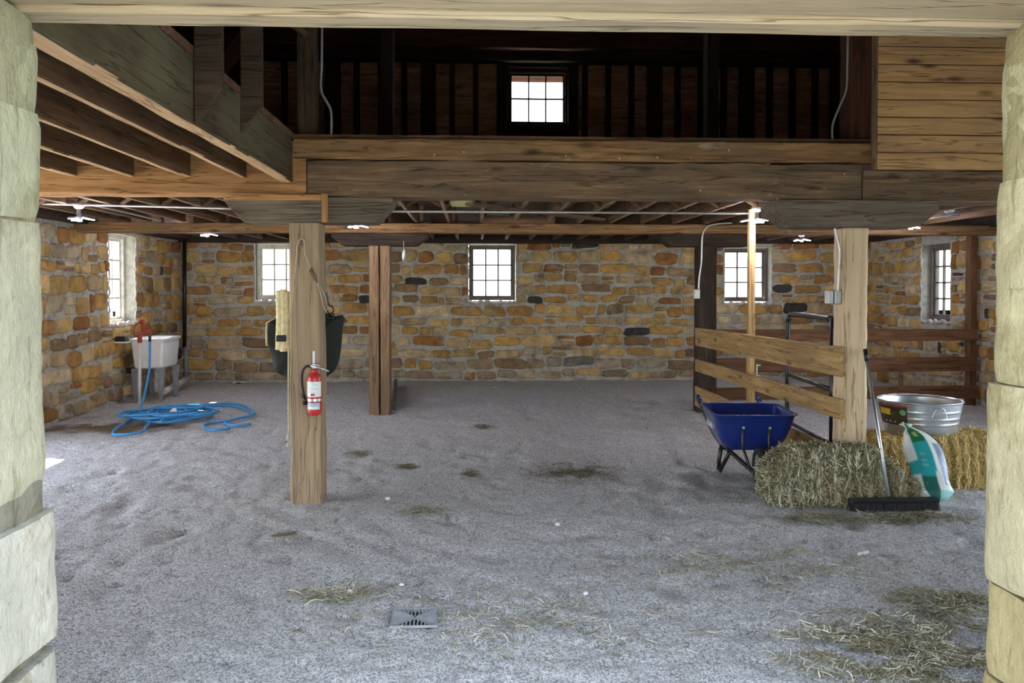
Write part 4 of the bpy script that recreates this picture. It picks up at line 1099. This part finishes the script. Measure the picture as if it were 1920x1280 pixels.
def bale(name, x0, x1, y0, y1, hfun, seed, core, smat, lab, cat, n, ridge=.02, lean=0, bright=(0, 1)):
    e = empty(name, ((x0 + x1) / 2, (y0 + y1) / 2, 0)); tag(e, lab, cat); iv = Vector(e.location)
    D = y1 - y0; L = x1 - x0
    def surf(u, a):
        # u along the bale 0..1 ; a 0..1 goes floor-front -> top-front -> top-back -> floor-back
        x = x0 + L * u; h = hfun(u); end = min(u, 1 - u); sh = 1 - .12 * max(0, 1 - end / .06) ** 2
        per = 2 * h + D; s = a * per
        if s < h: p = Vector((x, y0, s)); nn = Vector((0, -1, 0))
        elif s < h + D: p = Vector((x, y0 + s - h, h)); nn = Vector((0, 0, 1))
        else: p = Vector((x, y1, per - s)); nn = Vector((0, 1, 0))
        p.y = (y0 + y1) / 2 + (p.y - (y0 + y1) / 2) * sh; p.z *= sh ** .5
        p.x += lean * p.z
        dsp = ridge * math.sin(x * 62 + p.z * 3 + 2 * math.sin(x * 11)) * (1 if nn.z == 0 else .3) + .025 * noise.noise(p * 9 + Vector((seed, 0, 0))) + .012 * noise.noise(p * 30)
        # soften the arrises
        d1 = min(abs(s - h), abs(s - h - D)); 
        if d1 < .05: dsp -= (.05 - d1) * .35
        return p, nn, dsp
    m = MB()
    m.grid(lambda i, j: (lambda r: r[0] + r[1] * (r[2] - .02) - iv)(surf(i, j)), 110, 70)
    for u in (0, 1):
        m.grid(lambda i, j: (lambda r: Vector((r[0].x + (-.01 if u == 0 else .01) * noise.noise(r[0] * 20) , y0 + .03 + (D - .06) * i, hfun(u) * .97 * j)) - iv)(surf(u, .5)), 16, 14)
    m.build('bale_body', core, e)
    top_b = bright
    def samp(rng):
        r = rng.random()
        if r < .86:
            u = rng.random(); h = hfun(u); per = 2 * h + D; a = rng.random() ** 1.0
            # fewer on the hidden rear face
            if a > (h + D) / per and rng.random() < .75: a = rng.random() * (h + D) / per
            p, nn, ds = surf(u, a)
            p = p + nn * (ds - .012 + rng.random() * .028)
            if nn.z > .5: d = Vector((rng.uniform(-1, 1), rng.uniform(-1, 1), rng.uniform(-.15, .45)))
            else: d = Vector((rng.uniform(-.55, .55), rng.uniform(-.3, .3), 1 * (1 if rng.random() < .8 else .2)))
        else:
            u = 0 if rng.random() < .5 else 1; nn = Vector((-1 if u == 0 else 1, 0, 0))
            p = Vector((x0 if u == 0 else x1, rng.uniform(y0, y1), rng.uniform(0.01, hfun(u)))) + nn * rng.uniform(-.02, .03); p.x += lean * p.z
            d = Vector((rng.uniform(-.4, .4), rng.uniform(-1, 1), rng.uniform(-1, 1)))
        return p - iv, d, nn
    strands('loose_strands', n, samp, seed, smat, parent=e, bright=bright)
    return e, surf
def sm(a, b, x): t = max(0, min(1, (x - a) / (b - a))); return t * t * (3 - 2 * t)
b1x0, b1x1 = PX(1452, 5.98, 900), PX(1728, 5.98, 900)
h1 = lambda u: (.26 + .12 * sm(0, .14, u)) * (1 - .66 * sm(.66, 1.0, u))
e1, s1 = bale('hay_bale', b1x0, b1x1, 5.97, 6.31, h1, 5, M['haycore'], M['hay'], 'greenish grey hay bale at the foot of the hewn post, right end crumbling', 'hay bale', 15000, .024)
iv = e1.location
tw = []
for (px, py) in ((1541, 886), (1550, 900), (1557, 912), (1566, 928), (1576, 942)): tw.append(P(px, py, Y=5.935) - iv)
MB().tube(spline(tw, 4), .0028, 6).tube([P(1553, 912, Y=5.93) - iv, P(1561, 915, Y=5.93) - iv], .006, 6).build('twine', M['twine'], e1)
h2 = lambda u: .375
b2x0 = PX(1640, 6.4, 870)
e2, s2 = bale('straw_bale', b2x0 + .0, b2x0 + 1.16, 6.45, 6.92, h2, 9, M['strawcore'], M['straw'], 'golden straw bale under the galvanised tub', 'straw bale', 13000, .018)

# loose hay on the floor
def scatter(px, py, rx, ry, n, lab, seed, mat='floorhay', mound=0, bright=(0, 1), ln=(.04, .11), name='loose_hay'):
    c = G(px, py)
    a = abs(G(px + rx, py).x - c.x); b = abs(G(px, py - ry).y - G(px, py + ry).y) / 2
    def samp(rng):
        while True:
            u, v = rng.gauss(0, .45), rng.gauss(0, .45)
            k = noise.noise(Vector((u * 3 + seed, v * 3, seed * 2.0)))
            if abs(u) < 1.2 and abs(v) < 1.2 and k > -.18: break
        x, y = c.x + u * a, c.y + v * b
        hh = mound * max(0, 1 - u * u - v * v) * (.5 + k)
        z = fh(x, y) - .006 + rng.random() * (.008 + max(0, hh))
        return Vector((x, y, z)), Vector((rng.uniform(-1, 1), rng.uniform(-1, 1), rng.uniform(-.1, .16))), Vector((0, 0, 1))
    o = strands(name, n, samp, seed, M[mat], ln=ln, bright=bright, wid=(.0012, .0028)); tag(o, lab, 'hay'); return o
scatter(1720, 1215, 260, 75, 5200, 'greenish loose hay strewn along the floor at the bottom right', 61, mound=.03)
scatter(1770, 1125, 110, 28, 1300, 'tuft of loose hay on the floor close to the right jamb', 62, mound=.02)
scatter(1075, 884, 95, 20, 1500, 'brown trodden hay patch in the middle of the floor', 63, mat='floorhay', bright=(0, .25), ln=(.02, .06), mound=.02)
scatter(905, 800, 22, 4, 300, 'small dark hay clump on the floor between the far posts', 64, bright=(0, .25), ln=(.02, .05), mound=.02)
scatter(670, 848, 26, 6, 350, 'small yellowish hay tuft just right of the extinguisher post', 65, mound=.015, bright=(.1, .6), ln=(.02, .06))
scatter(760, 874, 26, 5, 350, 'second small hay tuft right of the extinguisher post, nearer the camera', 66, mound=.015, bright=(.0, .4), ln=(.02, .06))
scatter(880, 886, 20, 6, 250, 'little brown hay tuft left of the big trodden patch', 67, mound=.015, bright=(.0, .3), ln=(.02, .05))
scatter(630, 1110, 90, 16, 420, 'line of dry straw on the floor up and left of the drain grate', 68, bright=(.2, .9))
scatter(790, 958, 45, 9, 260, 'pale straw wisps on the floor in front of the extinguisher post', 69, bright=(.2, .8))
scatter(1640, 970, 210, 12, 1500, 'hay litter fallen along the front of the hay bale and broom', 70, bright=(.0, .8), mound=.015)
scatter(980, 1160, 420, 70, 900, 'thin scattered straw wisps over the near floor', 71, bright=(.1, .9), ln=(.03, .08))
scatter(1420, 1060, 380, 60, 1300, 'scattered hay wisps over the right part of the floor', 72, bright=(.1, .9), ln=(.03, .09))
scatter(180, 800, 60, 8, 300, 'dark damp litter beside the left wall near the hose', 73, bright=(0, .1), ln=(.02, .05))
scatter(1000, 810, 420, 60, 700, 'sparse dark litter over the middle of the floor', 74, bright=(0, .3), ln=(.02, .06))

# ------------------------------------------------------------------ pebbles, stick, paper
def pebble(px, py, r, mat, lab, sq=.7):
    g = G(px, py); m = MB(); sd_ = random.random() * 50
    def fn(i, j):
        a, t = i * 2 * PI, (j - .5) * PI; v = Vector((math.cos(a) * math.cos(t), math.sin(a) * math.cos(t), math.sin(t) * sq))
        return v * r * (1 + .35 * noise.noise(v * 1.6 + Vector((sd_, 0, 0))))
    m.grid(fn, 14, 8); o = m.build('pebble', M[mat]); o.location = (g.x, g.y, fh(g.x, g.y) - .012 + r * sq * .7); tag(o, lab, 'pebble', None)
pebble(1098, 1113, .014, 'pebble', 'small white pebble on the floor right of the drain grate')
pebble(656, 1108, .014, 'pebble', 'white pebble in the straw line up and left of the drain')
pebble(727, 934, .02, 'pebble', 'white pebble just right of the extinguisher post foot')
pebble(753, 1093, .013, 'pebble', 'pinkish white pebble straight above the drain grate')
pebble(1045, 982, .018, 'pebble', 'pale pebble on the floor in the middle distance')
g = G(530, 1005); o = MB().tube([(-.07, -.01, .012), (-.01, .0, .014), (.05, .012, .018), (.085, .02, .02)], [.004, .010, .011, .006], 8).tube([(.05, .012, .018), (.065, .03, .03)], [.006, .003], 6).build('stick', M['stick']); o.location = (g.x, g.y, fh(g.x, g.y) - .008); tag(o, 'short brown stick on the floor below the extinguisher post', 'stick')
g = G(1618, 1038); o = MB().tube([(-.03, -.01, .01), (.035, .012, .014)], .011, 8).build('wood_chip', M['offwhite']); o.location = (g.x, g.y, fh(g.x, g.y) - .008); tag(o, 'pale wood chip on the floor in front of the broom', 'stick')
def paper(px, py, w, d, lab, mat='paper'):
    g = G(px, py); m = MB(); m.grid(lambda i, j: Vector(((i - .5) * w, (j - .5) * d, .03 * noise.noise(Vector((i * 3 + px, j * 3, 0))) + .015)), 8, 6)
    o = m.build('paper_scrap', M[mat]); o.location = (g.x, g.y, fh(g.x, g.y)); s = o.modifiers.new('s', 'SOLIDIFY'); s.thickness = .002; tag(o, lab, 'paper')
paper(450, 717, .26, .16, 'crumpled white paper on the floor by the back wall, near the corner pipe')
paper(412, 771, .05, .05, 'tiny white scrap on the floor inside the hose loop')
paper(928, 728, .05, .04, 'tiny white scrap on the floor before the middle of the back wall')

# ------------------------------------------------------------------ drain grate
g = G(778, 1155); e = empty('drain_grate', (g.x, g.y, 0)); tag(e, 'square cast iron drain grate set in the near floor', 'grate')
a = .113
m = MB(); t_ = .009
m.box(-a, a, -a, -a + t_, -.012, 0); m.box(-a, a, a - t_, a, -.012, 0); m.box(-a, -a + t_, -a + t_, a - t_, -.012, 0); m.box(a - t_, a, -a + t_, a - t_, -.012, 0)
m.build('rim', M['iron'], e, bevel=.001)
m = MB()
for an in (45, -45):
    mm = Matrix.Rotation(R(an), 4, 'Z'); m.box(-a * 1.33, a * 1.33, -.004, .004, -.012, -.001, mm)
for qd in range(4):
    mm = Matrix.Rotation(R(90 * qd), 4, 'Z')
    if qd % 2 == 0:
        k = -.09
        while k < .095:
            m.box(k - .0035, k + .0035, min(a - t_, abs(k) + .004), a - t_, -.012, -.001, mm); k += .018
    else:
        k = -.09
        while k < .095:
            m.box(k - .003, k + .003, min(a - t_, abs(k) + .004), a - t_, -.012, -.001, mm); k += .022
m.build('bars', M['iron'], e)
MB().box(-a, a, -a, a, -.05, -.02).build('pit_shade_slab', M['pitshade'], e)  # solid black slab painting the shade below the bars

# ------------------------------------------------------------------ push broom
yb_ = 5.80
p0 = P(1592, 968, Y=yb_); p1 = P(1758, 968, Y=yb_)
e = empty('push_broom', ((p0.x + p1.x) / 2, yb_, 0)); tag(e, 'black push broom with steel handle leaning on the hewn post', 'broom'); iv = e.location
hl = (p1.x - p0.x) / 2
MB().box(-hl, hl, -.035, .035, .055, .085).build('head', M['blackmetal'], e, bevel=.008)
m = MB(); rng = random.Random(8)
for i in range(1800):
    x = rng.uniform(-hl + .005, hl - .005); y = rng.uniform(-.03, .03); dx, dy = rng.uniform(-.012, .012), rng.uniform(-.02, .02) + (-.008)
    m.add([(x - .0016, y, .058), (x + .0016, y, .058), (x + dx + .0014, y + dy, .0), (x + dx - .0014, y + dy, .0)], [(0, 1, 2, 3)])
b_ = m.build('bristles', M['blackrubber'], e, fix=False); b_['kind'] = 'stuff'
ht = P(1622, 655, Y=6.33) - iv; hb_ = P(1668, 947, Y=yb_) - iv
MB().tube([hb_, hb_ + (ht - hb_) * .93], .0135, 12).build('handle', M['galv'], e)
MB().tube([hb_ + (ht - hb_) * .92, ht], .0165, 12).build('grip', M['blackmetal'], e)
MB().tube([hb_ - Vector((0, 0, .02)), hb_ + (ht - hb_) * .05], .02, 12).build('ferrule', M['blackmetal'], e)

# ------------------------------------------------------------------ galvanised tub
zt = .385
e = empty('wash_tub', (PX(1724, 6.78, 800), 6.78, zt)); tag(e, 'round galvanised wash tub with colourful label on the straw bale', 'tub')
ht_ = .27; r0, r1 = .27, .325
def tr(z): return r0 + (r1 - r0) * z / ht_ + .004 * sum(math.exp(-((z - c) / .006) ** 2) for c in (.10, .145, .20))
pr = [(.001, .012), (r0 - .01, .012), (r0 - .004, 0), (r0, .004)] + [(tr(ht_ * k / 40), ht_ * k / 40) for k in range(1, 41)] + [(r1 + .006, ht_ + .002), (r1 + .008, ht_ + .008), (r1 + .004, ht_ + .013), (r1 - .002, ht_ + .01), (r1 - .006, ht_ - .01), (r0 - .006, .02), (.001, .018)]
MB().lathe(pr, n=64).build('tub_body', M['galv'], e)
# label: curved printed sheet
va = math.atan2(e.location.x, e.location.y)  # towards the camera is rotated by this angle
def tp(ax, z, off=.003):  # ax: angle right(+) of the line to the camera
    a = -va + ax
    rr = tr(z) + off; return Vector((rr * math.sin(a), -rr * math.cos(a), z))
def patch(m, a0, a1, z0, z1, off, n=10):
    vs = [tp(a0 + (a1 - a0) * k / n, z, off + o2) for o2 in (0, .0012) for z in (z0, z1) for k in range(n + 1)]
    w = n + 1
    fs = [(k, k + 1, w + k + 1, w + k) for k in range(n)] + [(2 * w + k, 2 * w + k + 1, 3 * w + k + 1, 3 * w + k) for k in range(n)]
    m.add(vs, fs, True); return m
LB = patch(MB(), -1.32, -.30, .085, .245, .006).build('label', M['labeldark'], e)
patch(MB(), -1.32, -.30, .238, .25, .0075).build('red_stripe', M['labelred'], LB)
patch(MB(), -1.2, -.75, .165, .215, .0078).build('yellow_panel', M['yellow'], LB)
m = MB(); ac, zc_ = -.40, .195
m.add([tp(ac, zc_, .009)] + [tp(ac + .085 * math.cos(t * PI / 8), zc_ + .024 * math.sin(t * PI / 8), .009) for t in range(16)], [(0, 1 + t, 1 + (t + 1) % 16) for t in range(16)])
m.build('green_seal', M['labelgreen'], LB)
patch(MB(), -.75, -.55, .15, .20, .0078).build('picture', M['dung'], LB)
for k in range(3): patch(MB(), -.98 + k * .16, -.94 + k * .16, .108, .116, .0085, 3).build('dot', M['label'], LB)
# seam and handle
patch(MB(), -.02, -.005, .0, .265, .003, 2).build('seam', M['galv'], e)
ah = .46
hp = [tp(ah - .14, .235, .01), tp(ah - .10, .248, .016), tp(ah + .10, .248, .016), tp(ah + .14, .235, .01)]
MB().tube(spline([tp(ah - .09, .240, .012), tp(ah - .17, .18, .022), tp(ah - .13, .17, .026), tp(ah + .13, .17, .026), tp(ah + .17, .18, .022), tp(ah + .09, .240, .012), tp(ah - .09, .240, .012)], 5), .0045, 8).build('handle', M['galv'], e)
patch(MB(), ah - .11, ah + .11, .225, .25, .008).build('handle_plate', M['galv'], e)
m = patch(MB(), ah - .12, ah + .12, .18, .205, .004)
m.build('stamp', M['conduit'], e)

# ------------------------------------------------------------------ feed bag
t = NT('feed_bag_print'); at = t.node('ShaderNodeAttribute', attribute_name='col')
M['bag'] = t.done(at.outputs['Color'], .35, 0, t.bump(t.noise(t.coord(), 14, 4), .5, .02), .5)
def bag():
    pts = [P(1758, 958, Y=5.93), P(1749, 915, Y=6.0), P(1738, 870, Y=6.12), P(1722, 830, Y=6.24), P(1706, 808, Y=6.34), P(1700, 800, Y=6.36)]
    pts[0].z = .02
    sp = spline(pts, 10); e = empty('feed_bag', (pts[0].x, pts[0].y, 0)); iv = e.location; tag(e, 'green, teal and white feed bag leaning against the straw bale', 'bag')
    N = len(sp); m = MB(); nu = 64; vs = []; cs = []
    W, GR, TE, DG, GB, LT = (.72, .78, .76), (.02, .16, .06), (.03, .38, .40), (.02, .13, .11), (.20, .26, .38), (.30, .62, .58)
    for j, p_ in enumerate(sp):
        t_ = j / (N - 1); wid = .135 * min(1, .45 + t_ * 4) * (1 - sm(.5, .98, t_) * .86); th = .075 * min(1, .5 + t_ * 4) * (1 - sm(.45, .95, t_) * .8)
        if j == 0: wid *= .75; th *= .6
        d = (sp[min(j + 1, N - 1)] - sp[max(j - 1, 0)]).normalized(); sx = Vector((1, -.15, 0)); sx = (sx - d * sx.dot(d)).normalized(); sn = sx.cross(d)
        if sn.y > 0: sn = -sn
        for k in range(nu):
            a = 2 * PI * k / nu; c, s = math.cos(a), math.sin(a)
            bul = 1 + .10 * noise.noise(Vector((c * 2, s * 2, t_ * 5)))
            q = p_ + sx * c * wid * bul + sn * s * th * bul
            q.z = max(q.z, .004); vs.append(q - iv)
            x = c * (1 if s > -.2 else 1)
            if s < -.1: col = W
            elif x < -.62: col = TE if .28 < t_ < .42 else W
            elif x < .12 + .25 * t_: col = GR if t_ > .56 else (TE if t_ > .26 else DG)
            elif x < .55: col = W if t_ > .12 else LT
            else: col = GB if .22 + .04 * math.sin(k * 3) < t_ < .55 else (W if t_ > .12 else LT)
            if -.4 < x < -.1 and s > 0 and (int(t_ * 60) % 3 == 0) and .3 < t_ < .5: col = (.2, .5, .5)
            if -.3 < x < -.05 and s > 0 and .62 < t_ < .72: col = (.35, .5, .15)
            if -.45 < x < -.2 and s > 0 and .83 < t_ < .88: col = W
            cs.append(col)
    fs = [(j * nu + k, j * nu + (k + 1) % nu, (j + 1) * nu + (k + 1) % nu, (j + 1) * nu + k) for j in range(N - 1) for k in range(nu)]
    m.add(vs, fs, True, cs); m.f.append(tuple(range(nu))); m.sm.append(False)
    m.build('bag_body', M['bag'], e)
    m = MB(); q0 = sp[-1]
    for k in range(7):
        a = k * .9; m.col = (.03, .25, .12) if k % 2 else W
        m.tube([q0 - iv, q0 - iv + Vector((math.cos(a) * .03 - .01, math.sin(a) * .01 - .0, .02)), q0 - iv + Vector((math.cos(a) * .055 - .015, math.sin(a) * .02 - .01, .012 + .012 * (k % 3)))], [.014, .010, .005], 6)
    m.build('gathered_neck', M['bag'], e)
bag()
# ------------------------------------------------------------------ world, sun, view
sc = bpy.context.scene
w = bpy.data.worlds.new('sky'); sc.world = w; w.use_nodes = True
nt = w.node_tree; bg = nt.nodes['Background']
tcw = nt.nodes.new('ShaderNodeTexCoord'); sep = nt.nodes.new('ShaderNodeSeparateXYZ'); rp = nt.nodes.new('ShaderNodeValToRGB')
nt.links.new(tcw.outputs['Generated'], sep.inputs[0]); nt.links.new(sep.outputs['Z'], rp.inputs[0])
rp.color_ramp.elements[0].position = 0; rp.color_ramp.elements[0].color = (.92, .97, .95, 1)
rp.color_ramp.elements[1].position = .5; rp.color_ramp.elements[1].color = (.64, .76, 1.0, 1)
nt.links.new(rp.outputs[0], bg.inputs[0]); bg.inputs[1].default_value = 7.0
sd = bpy.data.lights.new('sun', 'SUN'); sd.energy = 30; sd.angle = R(.6); sd.color = (1, .94, .84)
so = bpy.data.objects.new('sun', sd); C.objects.link(so)
az = R(20); el = R(53)
dv = Vector((math.cos(az) * math.cos(el), -math.sin(az) * math.cos(el), -math.sin(el)))
so.rotation_euler = dv.to_track_quat('-Z', 'Y').to_euler(); so.location = (-10, 12, 12)
def portal(loc, rotv, sx, sy):
    l = bpy.data.lights.new('daylight_portal', 'AREA'); l.shape = 'RECTANGLE'; l.size = sx; l.size_y = sy; l.cycles.is_portal = True
    o = bpy.data.objects.new('daylight_portal', l); C.objects.link(o); o.location = loc
    o.rotation_euler = Vector(rotv).to_track_quat('-Z', 'Z').to_euler()
portal(((xl + xr) / 2, DY0 - .05, 1.2), (0, 1, 0), 2.7, 2.5)
portal((XL - .6, (LD[0] + LD[1]) / 2, 1.2), (1, 0, 0), 5.4, 2.5)
portal((XR + .55, (RD[0] + RD[1]) / 2, 1.2), (-1, 0, 0), 5, 2.5)
for o_ in opsB: portal(((o_[0] + o_[1]) / 2, YW + .5, (o_[2] + o_[3]) / 2), (0, -1, 0), .95, 1.05)
portal((XL - .6, 12, 1.73), (1, 0, 0), .95, 1.3)
portal((XR + .55, 12.15, 1.7), (-1, 0, 0), .85, 1.2)
sc.view_settings.view_transform = 'Standard'; sc.view_settings.look = 'None'
sc.view_settings.gamma = 1; sc.view_settings.use_curve_mapping = False; sc.view_settings.exposure = 0.12
cy = sc.cycles
cy.max_bounces = 8; cy.diffuse_bounces = 5; cy.transparent_max_bounces = 12; cy.use_denoising = True
cy.sample_clamp_indirect = 8
